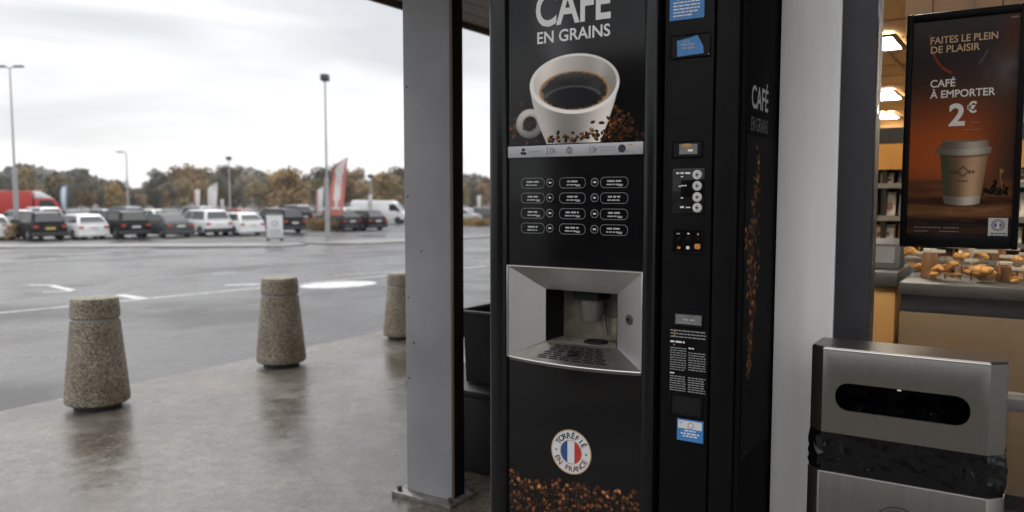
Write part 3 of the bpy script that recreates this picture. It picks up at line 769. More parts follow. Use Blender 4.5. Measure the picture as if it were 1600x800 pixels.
# ---- low hedge
def hedge(px0, px1, y, h, label, m):
    a, b = onG(px0, y), onG(px1, y); t = thing('low_hedge', label, 'hedge', (a + b) / 2)
    rr = random.Random(int(px0)); bm = bm_(); c0 = (a + b) / 2
    for k in range(1500):
        q = a.lerp(b, rr.random()) - c0 + Vector((rr.uniform(-.6, .6), rr.uniform(-.6, .6), rr.random() ** .7 * h * (1 + .15 * math.sin(k))))
        t1 = Vector((rr.gauss(0, 1), rr.gauss(0, 1), rr.gauss(0, 1))).normalized(); t2 = t1.orthogonal().normalized(); s = rr.uniform(.05, .13)
        poly(bm, [q - t1 * s, q - t2 * s * .6, q + t1 * s, q + t2 * s * .6])
    part('foliage', bm, m, t)
    bm = bm_()
    for k in range(14):
        q = a.lerp(b, (k + .5) / 14) - c0; tube(bm, q, q + Vector((0, 0, h * .8)), .03, .015, 6)
    part('stems', bm, M['bark'], t)
hedge(482, 526, 361, .85, 'straw coloured low hedge behind the red feather flag', LEAF['gold'])
hedge(2, 24, 375, .9, 'straw coloured shrub between the two leftmost cars', LEAF['gold'])
hedge(712, 764, 352, .55, 'low yellowish hedge between the grey post and the coffee machine', LEAF['gold'])

# ---- bollards
def bollard(px, ybase, sc, label):
    p = onY(px, ybase, 1); d = ray(px, ybase); X = -5.55; q = d * (X / d.x); z = pz(X)
    t = thing('bollard', label, 'bollard', (X, q.y, z), random.uniform(0, 6), 'concrete bollards along the pavement edge')
    t.scale = (sc, sc, sc); t.rotation_euler.x = R({153: .5, 440: -.6}.get(px, .3))
    bm = bm_(); lathe(bm, [(.155, 0), (.16, .035), (.163, .04)], n=40); part('foot', bm, M['dark_metal'], t)
    bm = bm_(); lathe(bm, [(.200, .04), (.213, .05), (.216, .075), (.212, .12), (.163, .622), (.160, .63)], n=48); part('shaft', bm, M['aggregate'], t)
    bm = bm_(); lathe(bm, [(.152, .63), (.152, .652)], n=40); part('groove', bm, M['kerb'], t)
    bm = bm_(); lathe(bm, [(.160, .652), (.164, .658), (.160, .735), (.156, .775), (.146, .79), (.09, .797), (.0001, .80)], n=48); part('cap', bm, M['aggregate'], t)
bollard(153, 636, 1.0, 'nearest speckled concrete bollard at the left of the pavement')
bollard(440, 570, 1.0, 'speckled concrete bollard in the middle of the row, right of the nearest one')
bollard(627, 528, .88, 'farthest speckled concrete bollard, half hidden by the grey steel post')

# ================================================================== CANOPY AND POST
t = thing('canopy', 'flat forecourt canopy roof with ribbed brown soffit above the pavement', 'canopy', (-4.45, -3, 0), world=True)
CX0, CX1, CY0, CY1, CZ = -4.45, 9.0, 1.0, 15.0, 3.0
bm = bm_(); box(bm, CX0 + .012, CX1, CY0, CY1, CZ + .05, CZ + .38); part('roof_slab', bm, M['dark_metal'], t)
bm = bm_()
k = CX0 + .06
while k < CX1 - .3:
    box(bm, k, k + .21, CY0 + .05, CY1 - .05, CZ, CZ + .047); k += .225
part('soffit', bm, M['soffit'], t)
bm = bm_(); box(bm, CX0 - .03, CX0 + .01, CY0, CY1, CZ - .04, CZ + .42, .006); part('fascia', bm, M['anthracite'], t)

p = onY(672, 775, 2.88)
t = thing('steel_post', 'square grey steel post on a bolted base plate, left of the coffee machine', 'post', (-2.30, 2.95, 0), world=True)
a0 = onY(636, 770, 2.86).x; a1 = onY(706, 770, 2.86).x
bm = bm_(); box(bm, a0, a1, 2.86, 2.884, -.01, 2.995, .005); part('shaft_face', bm, M['grey_paint'], t)
for x, z in ((.022, .93), (.022, .55), (.05, .72), (.022, 1.4), (.022, 1.9), (.1, 1.15)):
    bm = bm_(); tube(bm, (a0 + x, 2.8595, z), (a0 + x, 2.857, z), .0045, .004, 10); part('rivet', bm, M['dark_metal'], t)
bm = bm_(); box(bm, a0 + .004, a1 - .003, 2.885, 2.965, -.01, 2.994, .004); part('shaft', bm, M['post_shade'], t)  # rear half coloured near-black so the side of the post looks shaded
bm = bm_(); box(bm, a0 - .045, a1 + .035, 2.80, 3.03, -.016, .012, .003); bp = part('base_plate', bm, mat('worn_plate_steel', (.17, .165, .155), .5, metal=.4, var=.4, scale=22, rvar=.15), t)
for x, y in ((a0 - .02, 2.83), (a1 + .012, 2.83), (a0 - .02, 3.0), (a1 + .012, 3.0)):
    bm = bm_(); tube(bm, (x, y, .012), (x, y, .034), .012, .012, 6); part('bolt', bm, M['dark_metal'], bp)

# ---- black tubs behind the post
t = thing('storage_box', 'long low black plastic box behind the grey post', 'box', (-2.1, 3.45, 0), world=True)
X0, X1 = onY(705, 700, 3.22).x - .25, -1.25
bm = bm_(); hexa(bm, [(X0 + .03, 3.24, .005), (X1, 3.24, .005), (X1, 3.74, .005), (X0 + .03, 3.74, .005), (X0, 3.20, .40), (X1, 3.20, .40), (X1, 3.78, .40), (X0, 3.78, .40)], .012); part('tub', bm, M['black_plastic'], t)
bm = bm_(); box(bm, X0 - .02, X1 + .01, 3.18, 3.80, .402, .44, .01); part('lid', bm, M['black_plastic'], t)
t = thing('plastic_tub', 'open black plastic bin standing on the low black box', 'bin', (-1.95, 3.5, .44), world=True)
Z0, Z1 = .445, onY(740, 484, 3.3).z
b0 = onY(727, 640, 3.3).x; b1 = b0 + .40; t0 = onY(714, 490, 3.27).x; t1_ = t0 + .52
bm = bm_()
def shell(bm, lo_, hi_, th):
    (ax, ay, bx, by, z0), (cx, cy, dx, dy, z1) = lo_, hi_
    O = [(ax, ay, z0), (bx, ay, z0), (bx, by, z0), (ax, by, z0)]; T = [(cx, cy, z1), (dx, cy, z1), (dx, dy, z1), (cx, dy, z1)]
    I = [(ax + th, ay + th, z0 + th), (bx - th, ay + th, z0 + th), (bx - th, by - th, z0 + th), (ax + th, by - th, z0 + th)]
    J = [(cx + th, cy + th, z1), (dx - th, cy + th, z1), (dx - th, dy - th, z1), (cx + th, dy - th, z1)]
    V = [[bm.verts.new(q_) for q_ in L_] for L_ in (O, T, J, I)]
    for A, B in zip(V[:-1], V[1:]):
        for i in range(4): bm.faces.new((A[i], A[(i + 1) % 4], B[(i + 1) % 4], B[i]))
    bm.faces.new(V[0][::-1]); bm.faces.new(V[3])
    bmesh.ops.recalc_face_normals(bm, faces=bm.faces)
shell(bm, (b0, 3.31, b1, 3.70, Z0), (t0 + .03, 3.28, t1_ - .03, 3.74, Z1 - .01), .006); part('tub', bm, M['black_plastic'], t)
bm = bm_()
for (q0, q1, r0, r1) in ((t0, t1_, 3.25, 3.276), (t0, t1_, 3.744, 3.77), (t0, t0 + .026, 3.277, 3.743), (t1_ - .026, t1_, 3.277, 3.743)): box(bm, q0, q1, r0, r1, Z1 - .02, Z1, .005)
part('rim', bm, M['black_plastic'], t)
bm = bm_(); hexa(bm, [(t0 + .05, 3.272, Z1 - .17), (t1_ - .05, 3.272, Z1 - .17), (t1_ - .05, 3.75, Z1 - .17), (t0 + .05, 3.75, Z1 - .17), (t0 + .018, 3.262, Z1 - .021), (t1_ - .018, 3.262, Z1 - .021), (t1_ - .018, 3.76, Z1 - .021), (t0 + .018, 3.76, Z1 - .021)])
bmesh.ops.delete(bm, geom=[f for f in bm.faces if abs(f.normal.z) > .9], context='FACES_ONLY')
part('collar', bm, M['black_plastic'], t)

# ================================================================== SHOP BUILDING
t = thing('shop_building', 'shop front with white cladding strip, dark window frame and lit bakery inside', 'building', (-1.7, 2.6, 0), world=True)
wall_m = mat('interior_wall', (.52, .33, .14), .7, var=.08, scale=1.5)
BX0, BX1, BY0, BY1, CE = -1.75, 5.0, 2.6, 11.8, 2.45
bm = bm_(); box(bm, BX0, -.601, BY0 + .02, BY0 + .12, 0, 2.99); box(bm, 2.301, 8.0, BY0 + .02, BY0 + .12, 0, 2.99); box(bm, -.601, 2.301, BY0 + .02, BY0 + .12, 2.65, 2.99)
part('front_wall', bm, M['anthracite'], t)
bm = bm_(); box(bm, BX0, BX0 + .07, BY0 + .121, BY1, 0, 2.99); box(bm, BX1, BX1 + .1, BY0 + .121, BY1, 0, 2.99); part('side_wall', bm, wall_m, t)
bm = bm_(); box(bm, BX0, BX1 + .1, BY1 + .001, BY1 + .1, 0, 2.99); part('back_wall', bm, wall_m, t)
bm = bm_(); box(bm, BX0 + .071, BX1 - .001, BY0 + .122, BY1 - .001, -.05, .012); part('floor', bm, mat('shop_floor_tile', (.16, .13, .11), .25, var=.15, scale=3, rvar=.08), t)
bm = bm_(); box(bm, BX0 + .071, BX1 - .001, BY0 + .122, BY1 - .001, CE, CE + .1)
ceil_m = mat('ceiling_panel', (.55, .37, .165), .65, var=.07, scale=1.2)
cl = part('ceiling', bm, ceil_m, t)
bm = bm_()
for k in range(1, 15):
    y = BY0 + .3 + k * .6; box(bm, BX0 + .08, BX1 - .01, y, y + .025, CE - .006, CE - .001)
for k in range(12): x = -1.5 + k * .6; box(bm, x, x + .025, BY0 + .2, BY1 - .01, CE - .012, CE - .0065)
part('ceiling_grid', bm, mat('ceiling_rail', (.42, .29, .15), .6), cl)
bm = bm_(); box(bm, -.603, -.440, 2.36, 2.3755, .0, 2.99, .004); part('white_cladding', bm, M['white_clad'], t)
bm = bm_(); box(bm, -.600, -.443, 2.376, 2.599, .0, 2.985); part('pillar', bm, M['anthracite'], t)
bm = bm_(); box(bm, -.600, -.384, 2.60, 2.70, 0, 2.65, .004); box(bm, 2.2, 2.3, 2.60, 2.70, 0, 2.65, .004); box(bm, -.383, 2.199, 2.60, 2.70, 2.56, 2.649, .004); box(bm, -.383, 2.199, 2.60, 2.70, .0, .07, .004)
wf = part('window_frame', bm, M['anthracite'], t)
bm = bm_(); box(bm, -.4395, -.3505, 2.366, 2.388, 0, 2.985, .002); box(bm, -.4425, -.387, 2.389, 2.599, 0, 2.98); part('frame_cover', bm, M['anthracite'], t)
bm = bm_(); box(bm, -.383, 2.199, 2.602, 2.698, .80, .838, .006); part('window_rail', bm, mat('rail_grey', (.16, .155, .15), .4, var=.05), wf)
gm = glass_mat('window_glass', (.97, .975, .965), .8)
bm = bm_(); box(bm, -.383, 2.199, 2.642, 2.648, .839, 2.559); part('window_pane', bm, gm, t)
bm = bm_(); box(bm, -.383, 2.199, 2.642, 2.648, .071, .799); part('window_pane', bm, gm, t)
# ceiling lights
lamp_m = mat('lamp_panel', (1, .93, .83), .5, var=0, emit=20.0)
def ceil_light(x0, x1, y0, y1, label):
    q = thing('ceiling_light', label, 'ceiling light', ((x0 + x1) / 2, (y0 + y1) / 2, CE - .03), 0, 'square light panels in the shop ceiling', world=True)
    bm = bm_(); box(bm, x0, x1, y0, y1, CE - .028, CE - .016); part('diffuser', bm, lamp_m, q)
    bm = bm_()
    for a in ((x0 - .03, x0 - .001, y0 - .03, y1 + .03), (x1 + .001, x1 + .03, y0 - .03, y1 + .03), (x0, x1, y0 - .03, y0 - .001), (x0, x1, y1 + .001, y1 + .03)): box(bm, a[0], a[1], a[2], a[3], CE - .032, CE - .014)
    part('frame', bm, mat('light_frame', (.10, .075, .05), .6), q)
ceil_light(-1.36, -.76, 5.70, 6.20, 'nearest and highest lit ceiling panel seen left of the poster')
ceil_light(-1.64, -1.13, 8.66, 9.36, 'middle one of the three lit ceiling panels left of the poster')
ceil_light(-1.66, -1.42, 10.95, 11.6, 'lowest and farthest lit ceiling panel left of the poster')
for x in (-.9, .55, 1.9):
    for y in ((3.1,) if x < 0 else (4.9, 7.6, 10.2)): ceil_light(x, x + .6, y, y + .6, 'added unseen ceiling panel above or behind the framed poster, lighting the shop')  # unseen panels added to light the shop and the counter fronts

# shelves at the back of the bakery
YS = 6.0
def zy(y, Y=YS, x=1390): return onY(x, y, Y).z
t = thing('shelf_unit', 'dark wall shelving with an orange header band behind the counter', 'shelves', (-.5, 6.2, .012), world=True)
dk = mat('dark_shelf', (.022, .018, .016), .5, var=.2); org = mat('orange_header', (.55, .26, .05), .5, var=.12, scale=2)
sx0, sx1 = -1.66, 3.4
bm = bm_(); box(bm, sx0, sx1, YS + .45, YS + .5, .02, zy(200)); part('back_panel', bm, dk, t)
bm = bm_(); box(bm, sx0, sx1, YS - .02, YS + .44, zy(225) + .003, zy(200)); part('cornice', bm, dk, t)
bm = bm_(); box(bm, sx0, sx1, YS - .02, YS + .0, zy(265), zy(225)); part('header_board', bm, org, t)
SH = [zy(287), zy(338), zy(376), .86, .55, .2]
for z in SH:
    bm = bm_(); box(bm, sx0, sx1, YS, YS + .44, z - .025, z); sh = part('shelf', bm, dk, t)
    bm = bm_(); box(bm, sx0, sx1, YS - .014, YS - .001, z - .03, z + .004); part('edge_strip', bm, M['steel_dark'], sh)
for x in (sx0, -.83, .5, 1.8, sx1 - .03):
    bm = bm_(); box(bm, x, x + .03, YS + .002, YS + .44, .02, zy(225)); part('upright', bm, dk, t)
goods = [mat('pack_white', (.62, .56, .47), .5, var=.15, scale=12), mat('pack_orange', (.55, .27, .06), .45, var=.25, scale=12), mat('pack_brown', (.25, .12, .05), .5, var=.3, scale=14), mat('pack_red', (.35, .06, .04), .45, var=.2, scale=9), mat('pack_silver', (.38, .40, .43), .35, var=.2, scale=9), mat('pack_blue', (.10, .16, .30), .45, var=.2, scale=9)]
gname = ['white', 'orange', 'brown', 'red', 'silver', 'blue']
pastry_m = mat('pastry_crust', (.72, .34, .085), .5, var=.5, scale=26, bump=.4, bscale=60)
film = glass_mat('clear_film', (.96, .94, .90), .8)
rp = random.Random(21)
def packet(x, z, wd, h, mi, label, y=YS + .05):
    q = thing('food_packet', label, 'packet', (x, y + .06, z), rp.uniform(-.15, .15), 'packets on the bakery shelves')
    bm = bm_(); hexa(bm, [(-wd / 2, -.06, 0), (wd / 2, -.06, 0), (wd / 2, .06, 0), (-wd / 2, .06, 0), (-wd / 2, -.02, h), (wd / 2, -.02, h), (wd / 2, .02, h), (-wd / 2, .02, h)], .012); part('pouch', bm, goods[mi], q)
    bm = bm_(); poly(bm, [(-wd * .3, -.058, h * .3), (wd * .3, -.058, h * .3), (wd * .3, -.044, h * .62), (-wd * .3, -.044, h * .62)]); part('label_patch', bm, goods[(mi + 2) % 6], q)
    bm = bm_(); box(bm, -wd / 2, wd / 2, -.008, .008, h, h + .018); part('seal', bm, goods[mi], q)
pos_word = {0: 'top shelf', 1: 'second shelf', 2: 'third shelf', 3: 'shelf just above counter height', 4: 'low shelf'}
for si, z in enumerate(SH[:4]):
    x = -1.15; k = 0
    room = (SH[si - 1] - z - .06) if si else .07
    room = {0: .085, 1: .17, 2: .12, 3: .19}[si]
    while x < .62:
        wd = rp.uniform(.07, .14); mi = rp.choice([0, 0, 1, 2, 4, 3, 5] if si != 1 else [0, 0, 4, 5, 1, 0])
        h = room * rp.uniform(.65, .98)
        packet(x + wd / 2, z + .001, wd, h, mi, '%s food packet on the %s behind the counter' % (gname[mi], pos_word[si]))
        x += wd + rp.uniform(.01, .05); k += 1

# counters
cyF = 4.05
def cz_(y, x=1425): return onY(x, y, cyF).z
wood = mat('counter_wood', (.21, .145, .085), .5, var=.1, scale=2, stretch=(1, 1, 6)); orange_w = mat('counter_orange', (.60, .33, .11), .5, var=.07, scale=2)
t = thing('bakery_counter', 'long bakery counter with steel edge, black band and beige front panel', 'counter', (1, 4.3, .012), world=True)
kx0 = onY(1404, 480, cyF).x; kx1 = 3.2; zt = cz_(441)
bm = bm_(); box(bm, kx0, kx1, cyF - .02, cyF + .62, cz_(460), zt, .006); part('steel_top', bm, mat('counter_steel', (.15, .147, .143), .5, metal=.8, var=.1), t)
bm = bm_(); box(bm, kx0 + .01, kx1, cyF, cyF + .6, cz_(487), cz_(460) - .002); part('black_band', bm, M['deep_black'] if 0 else mat('counter_band', (.028, .028, .033), .35), t)
bm = bm_(); box(bm, kx0 + .005, kx1, cyF - .012, cyF + .6, .10, cz_(487) - .002, .003); part('front_panel', bm, wood, t)
bm = bm_(); box(bm, kx0 + .04, kx1, cyF + .05, cyF + .55, .012, .099); part('plinth', bm, M['deep_black'], t)
t = thing('side_counter', 'short counter with steel top and orange front beside the window frame', 'counter', (-.75, 4.4, .012), world=True)
cyL = 4.25; jx0 = -1.6; jx1 = onY(1398, 480, cyL).x
bm = bm_(); box(bm, jx0, jx1 + .01, cyL - .02, cyL + .5, onY(1380, 448, cyL).z, onY(1380, 424, cyL).z, .006); part('steel_top', bm, mat('counter_steel', (.15, .147, .143), .5, metal=.8, var=.1), t)
bm = bm_(); box(bm, jx0, jx1, cyL, cyL + .48, .08, onY(1380, 448, cyL).z - .002, .004); part('front_panel', bm, orange_w, t)
bm = bm_(); box(bm, jx0, jx1 - .04, cyL + .05, cyL + .45, .012, .079); part('plinth', bm, M['deep_black'], t)
# things on the counters
def bread_bag(px, wpx, ytop, ybot, Y, zb, label, n=7, grp='clear bags of pastries on the counter'):
    c0 = onY(px, ybot, Y); sc = (onY(px + 5, ybot, Y).x - onY(px - 5, ybot, Y).x) / 10
    wd = wpx * sc; h = max(.06, onY(px, ytop, Y).z - zb)
    q = thing('pastry_bag', label, 'pastry bag', (c0.x, Y + .06, zb), 0, grp)
    for k in range(n):
        bm = bm_(); r_ = wd * rp.uniform(.19, .27)
        bmesh.ops.create_icosphere(bm, subdivisions=2, radius=1)
        bmesh.ops.scale(bm, vec=(r_ * 1.25, r_ * .9, r_ * .75), verts=bm.verts)
        bmesh.ops.rotate(bm, cent=(0, 0, 0), matrix=Matrix.Rotation(rp.uniform(-.6, .6), 3, 'Y'), verts=bm.verts)
        bmesh.ops.translate(bm, vec=(rp.uniform(-.28, .28) * wd, rp.uniform(-.03, .03), r_ * .75 + rp.random() * max(.001, h * .62 - r_ * 1.5)), verts=bm.verts)
        part('pastry', bm, pastry_m, q)
    bm = bm_(); prof = [(wd * .50, .002), (wd * .54, h * .25), (wd * .52, h * .55), (wd * .44, h * .8), (wd * .40, h)]
    rings = []
    for r_, z in prof:
        ring = []
        for i in range(16):
            a = 2 * PI * i / 16; ring.append(bm.verts.new((r_ * math.cos(a), .62 * r_ * math.sin(a) * (1 - .75 * z / h), z)))
        rings.append(ring)
    for A, B in zip(rings[:-1], rings[1:]):
        for i in range(16): bm.faces.new((A[i], A[(i + 1) % 16], B[(i + 1) % 16], B[i]))
    part('film', bm, film, q)
    bm = bm_(); box(bm, -wd * .40, wd * .40, -.012, .012, h, h + .012); part('seal', bm, goods[0], q)
zc = zt + .001
bread_bag(1487, 27, 388, 437, cyF + .1, zc, 'narrow clear bag of orange pastries left of the wide bag', 7)
bread_bag(1538, 46, 396, 438, cyF + .1, zc, 'wide clear bag of round pastries on the counter below the poster', 10)
bread_bag(1418, 34, 376, 402, 5.0, onY(1418, 402, 5.0).z, 'bag of golden pastries below the left corner of the poster', 6)
bread_bag(1455, 24, 385, 405, 5.0, onY(1455, 405, 5.0).z, 'bag of dark pastries on the raised shelf under the poster', 6)
bread_bag(1582, 28, 392, 411, 5.0, onY(1582, 411, 5.0).z, 'bag of pastries on the raised shelf at the right edge', 7)
bread_bag(1590, 26, 425, 441, cyF + .12, zc, 'small heap of bagged rolls on the counter at the right edge', 6)
t = thing('raised_shelf', 'thin raised display shelf behind the counter bags', 'shelf', (0.4, 5.0, .012), world=True)
rz_ = onY(1480, 405, 5.0).z
bm = bm_(); box(bm, -.62, 3, 4.95, 5.25, rz_ - .022, rz_ - .002); part('board', bm, M['steel_dark'], t)
for x in (-.6, .6, 1.8, 2.9):
    bm = bm_(); tube(bm, (x, 5.1, .012), (x, 5.1, rz_ - .023), .015, .015, 8); part('leg', bm, M['dark_metal'], t)
def jar(px, ybot, Y, zb, r_, h, label, m):
    c0 = onY(px, ybot, Y); q = thing('jar', label, 'jar', (c0.x, Y + .1, zb), 0, 'jars on the bakery counter')
    bm = bm_(); lathe(bm, [(r_ * .9, 0), (r_, .01), (r_, h * .78), (r_ * .8, h * .86), (r_ * .8, h * .88)], n=20); part('glass', bm, m, q)
    bm = bm_(); lathe(bm, [(r_ * .86, h * .88), (r_ * .86, h), (.0001, h * 1.0)], n=20); part('lid', bm, goods[0], q)
bread_bag(1437, 22, 398, 436, cyF + .3, zc, 'clear bag of rolls at the left end of the counter, behind the dark jar', 8)
bread_bag(1572, 30, 404, 438, cyF + .3, zc, 'clear bag of buns behind the low brown jar', 8)
bread_bag(1515, 26, 410, 437, cyF + .35, zc, 'small bag of buns between the narrow and the wide bag', 7)
bread_bag(1602, 30, 400, 440, cyF + .3, zc, 'clear bag of buns cut by the right edge of the photo', 8)
bread_bag(1535, 26, 386, 406, 5.0, onY(1535, 406, 5.0).z, 'bag of golden pastries on the raised shelf behind the wide bag', 7)
bread_bag(1500, 26, 388, 406, 5.0, onY(1500, 406, 5.0).z, 'bag of golden pastries on the raised shelf behind the narrow bag', 7)
jar(1448, 436, cyF + .15, zc, .035, .14, 'dark jar with a pale lid at the left end of the counter', goods[2])
bread_bag(1464, 24, 396, 437, cyF + .12, zc, 'clear bag of buns between the dark jar and the narrow bag', 8)
jar(1568, 438, cyF + .15, zc, .035, .09, 'low brown jar right of the wide pastry bag', goods[2])
jar(1556, 405, 5.0, rz_, .04, .10, 'brown jar on the raised shelf behind the wide bag', goods[2])
jar(1508, 405, 5.0, rz_, .04, .11, 'pale jar on the raised shelf behind the narrow bag', goods[0])
t = thing('card_terminal', 'small grey machine standing on the short steel topped counter', 'till', (onY(1383, 422, cyL + .15).x, cyL + .2, onY(1380, 424, cyL).z + .001), 0)
bm = bm_(); hexa(bm, [(-.09, -.08, 0), (.07, -.08, 0), (.07, .1, 0), (-.09, .1, 0), (-.085, -.01, .12), (.065, -.01, .12), (.065, .1, .15), (-.085, .1, .15)], .008); part('housing', bm, M['plastic_dark'], t)
bm = bm_(); poly(bm, [(-.06, -.066, .03), (.04, -.066, .03), (.04, -.021, .11), (-.06, -.021, .11)]); part('screen', bm, M['dark_metal'], t)

# ================================================================== BUILDING ADDED BEHIND THE CAMERA (unseen, darkens reflections in the machine front)
t = thing('added_warehouse', 'dark building added out of view to darken reflections in the glossy machine front', 'building', (-6, -18, -.2), world=True)
wm = mat('added_cladding', (.030, .030, .033), .6, var=.15, scale=.6, stretch=(1, 1, .2))
bm = bm_(); box(bm, -12.2, 14, -30, -17, -.6, 5.2, .03); part('wall', bm, wm, t)
bm = bm_(); box(bm, -12.3, 14.1, -30.1, -16.9, 5.21, 5.45, .03); part('parapet', bm, M['anthracite'], t)
for x in (-11.5, -6.5, -1.5, 3.5, 8.5):
    bm = bm_(); box(bm, x, x + 3.6, -16.99, -16.95, -.1, 3.6, .01); part('shutter_door', bm, M['dark_metal'], t)
    bm = bm_(); box(bm, x - .1, x + 3.7, -16.99, -16.93, 4.1, 4.8, .01); part('window', bm, M['car_glass'], t)

# ================================================================== POSTER ON THE WINDOW
PYp = 2.58
def pX(px): return onY(px, 307, PYp).x
def pZ(py): return onY(1510, py, PYp).z
fx0, fx1, fz0, fz1 = -.303, -.012, 1.255, 1.915
t = thing('framed_poster', 'black framed advertising poster with a takeaway coffee cup hung at the shop window', 'poster', ((fx0 + fx1) / 2, 2.6, fz0), world=True)
bm = bm_(); wl, wt, wb = .016, .020, .036
box(bm, fx0, fx0 + wl, 2.565, 2.625, fz0, fz1, .003); box(bm, fx1 - wl, fx1, 2.565, 2.625, fz0, fz1, .003)
box(bm, fx0 + wl + .0005, fx1 - wl - .0005, 2.566, 2.625, fz1 - wt, fz1 - .001, .003); box(bm, fx0 + wl + .0005, fx1 - wl - .0005, 2.566, 2.625, fz0 + .001, fz0 + wb, .003)
part('frame', bm, M['satin_black'], t)
bm = bm_(); box(bm, fx0 + wl, fx1 - wl, 2.5815, 2.62, fz0 + wb, fz1 - wt); part('backing_board', bm, M['satin_black'], t)
for x in (fx0 + .06, fx1 - .06):
    bm = bm_(); tube(bm, (x, 2.61, fz1 - .002), (x, 2.61, 2.56), .0015, .0015, 6); part('hanging_wire', bm, M['dark_metal'], t)
nx, ny = 190, 430
gx = np.linspace(fx0 + wl, fx1 - wl, nx); gzv = np.linspace(fz1 - wt, fz0 + wb, ny)
sa = np.arange(1400, 1612, 4.0); Ax = np.interp(gx, [pX(q_) for q_ in sa], sa)
sb = np.arange(-20, 420, 4.0); Bz = np.interp(-gzv, [-pZ(q_) for q_ in sb], sb)
A, B = np.meshgrid(Ax, Bz)
rn = np.random.RandomState(4)
def vnoise(A, B, s, seed):
    rs = np.random.RandomState(seed); G_ = rs.rand(64, 64)
    x, y = (A / s) % 62, (B / s) % 62; xi, yi = x.astype(int), y.astype(int); fx_, fy_ = x - xi, y - yi
    fx_ = fx_ * fx_ * (3 - 2 * fx_); fy_ = fy_ * fy_ * (3 - 2 * fy_)
    return (G_[yi, xi] * (1 - fx_) + G_[yi, xi + 1] * fx_) * (1 - fy_) + (G_[yi + 1, xi] * (1 - fx_) + G_[yi + 1, xi + 1] * fx_) * fy_
img = np.zeros(A.shape + (3,))
img[:] = np.array([50, 40, 38])
over(img, (168, 80, 36), sm(90, 230, B) * (1 - sm(250, 340, B)) * (1 - .6 * sm(1500, 1590, A)))
over(img, (92, 40, 22), sm(1535, 1595, A) * (1 - sm(70, 130, B)))
over(img, (104, 96, 92), np.exp(-(((A - 1570) / 42) ** 2 + ((B - 112) / 36) ** 2)) * .75 * (.6 + .6 * vnoise(A, B, 15, 3)))  # grey sheen of the window pane painted into the print
over(img, (62, 44, 34), sm(1520, 1590, A) * sm(140, 240, B) * .8)
# glass outline in the upper part of the print
cur = np.abs(np.sqrt(((A - 1492) / 48) ** 2 + ((B - 48) / 66) ** 2) - 1) < .035
over(img, (150, 62, 30), cur * (B > 50) * (A < 1480) * .8)
over(img, (150, 130, 110), cur * (B > 80) * (A > 1520) * .35)
# table
over(img, (96, 58, 36), sm(279, 283, B) * 1.0)
over(img, (58, 34, 24), sm(303, 312, B) * (1 - sm(316, 322, B)) * .8)
over(img, (118, 82, 52), sm(316, 322, B) * (1 - sm(335, 341, B)) * (.6 + .4 * np.exp(-((A - 1520) / 45) ** 2)))
over(img, (44, 32, 28), sm(336, 346, B))
gr = vnoise(A * .25, B * 2.2, 6, 8) - .5
img += (gr * 26 * sm(281, 290, B))[..., None] * np.array([1, .75, .5])
over(img, (74, 48, 32), sm(352, 358, B) * (1 - sm(364, 370, B)) * .5)
# dried bunch beside the cup
rr = random.Random(9)
beans(img, A, B, [(1558 + rr.gauss(0, 11), 302 - abs(rr.gauss(0, 5))) for k in range(46)], rr, 4.2, [(90, 66, 40), (60, 44, 30), (120, 92, 54), (40, 30, 22)])
stem = np.abs(A - (1563 + 1.5 * np.sin(B / 5))) < 1.1
over(img, (130, 100, 60), stem * (B > 266) * (B < 294)); over(img, (140, 108, 66), (((A - 1563) / 3.2) ** 2 + ((B - 268) / 3.5) ** 2 < 1))
# takeaway cup
def quad_mask(yt, yb, l0, l1, r0, r1, bow=0):
    k = np.clip((B - yt) / (yb - yt), 0, 1); l = l0 + (l1 - l0) * k; r = r0 + (r1 - r0) * k; u = (A - l) / (r - l)
    bw = bow * 4 * u * (1 - u)
    return sm(-.012, .012, u) * sm(-.012, .012, 1 - u) * sm(yt - .6, yt + .6, B - bw) * sm(-.6, .6, yb - B + bw), u
sh = (A - 1500) / 40; over(img, (36, 24, 18), np.exp(-((A - 1492) / 52) ** 2 - ((B - 318) / 5) ** 2) * .8)
m_, u = quad_mask(236, 318, 1465.5, 1475, 1542, 1531, 3)
cc = np.stack([84 + 108 * np.exp(-((u - .72) / .3) ** 2) - 18 * (u < .2), 66 + 88 * np.exp(-((u - .72) / .3) ** 2), 50 + 68 * np.exp(-((u - .72) / .3) ** 2)], -1)
img += (cc - img) * m_[..., None]
m_, u = quad_mask(305, 318, 1472.5, 1475.5, 1532, 1530, 3); cc = (92 + 110 * np.exp(-((u - .7) / .33) ** 2))[..., None] * np.array([1, .92, .83]); img += (cc - img) * m_[..., None]
m_, u = quad_mask(219, 233, 1469, 1464, 1539, 1543, 2.5); cc = (88 + 92 * np.exp(-((u - .68) / .3) ** 2))[..., None] * np.array([1, .91, .82]); img += (cc - img) * m_[..., None]
m_, u = quad_mask(230, 240, 1459.5, 1462, 1547, 1545, 3.0); cc = (96 + 100 * np.exp(-((u - .66) / .3) ** 2))[..., None] * np.array([1, .92, .83]); img += (cc - img) * m_[..., None]
over(img, (70, 50, 36), np.exp(-((B - 241.5 - 3 * 4 * u * (1 - u)) / 1.6) ** 2) * (A > 1466) * (A < 1541) * .6)
over(img, (120, 100, 82), (((A - 1504) / 33) ** 2 + ((B - 219.5) / 2.2) ** 2 < 1) * .8)
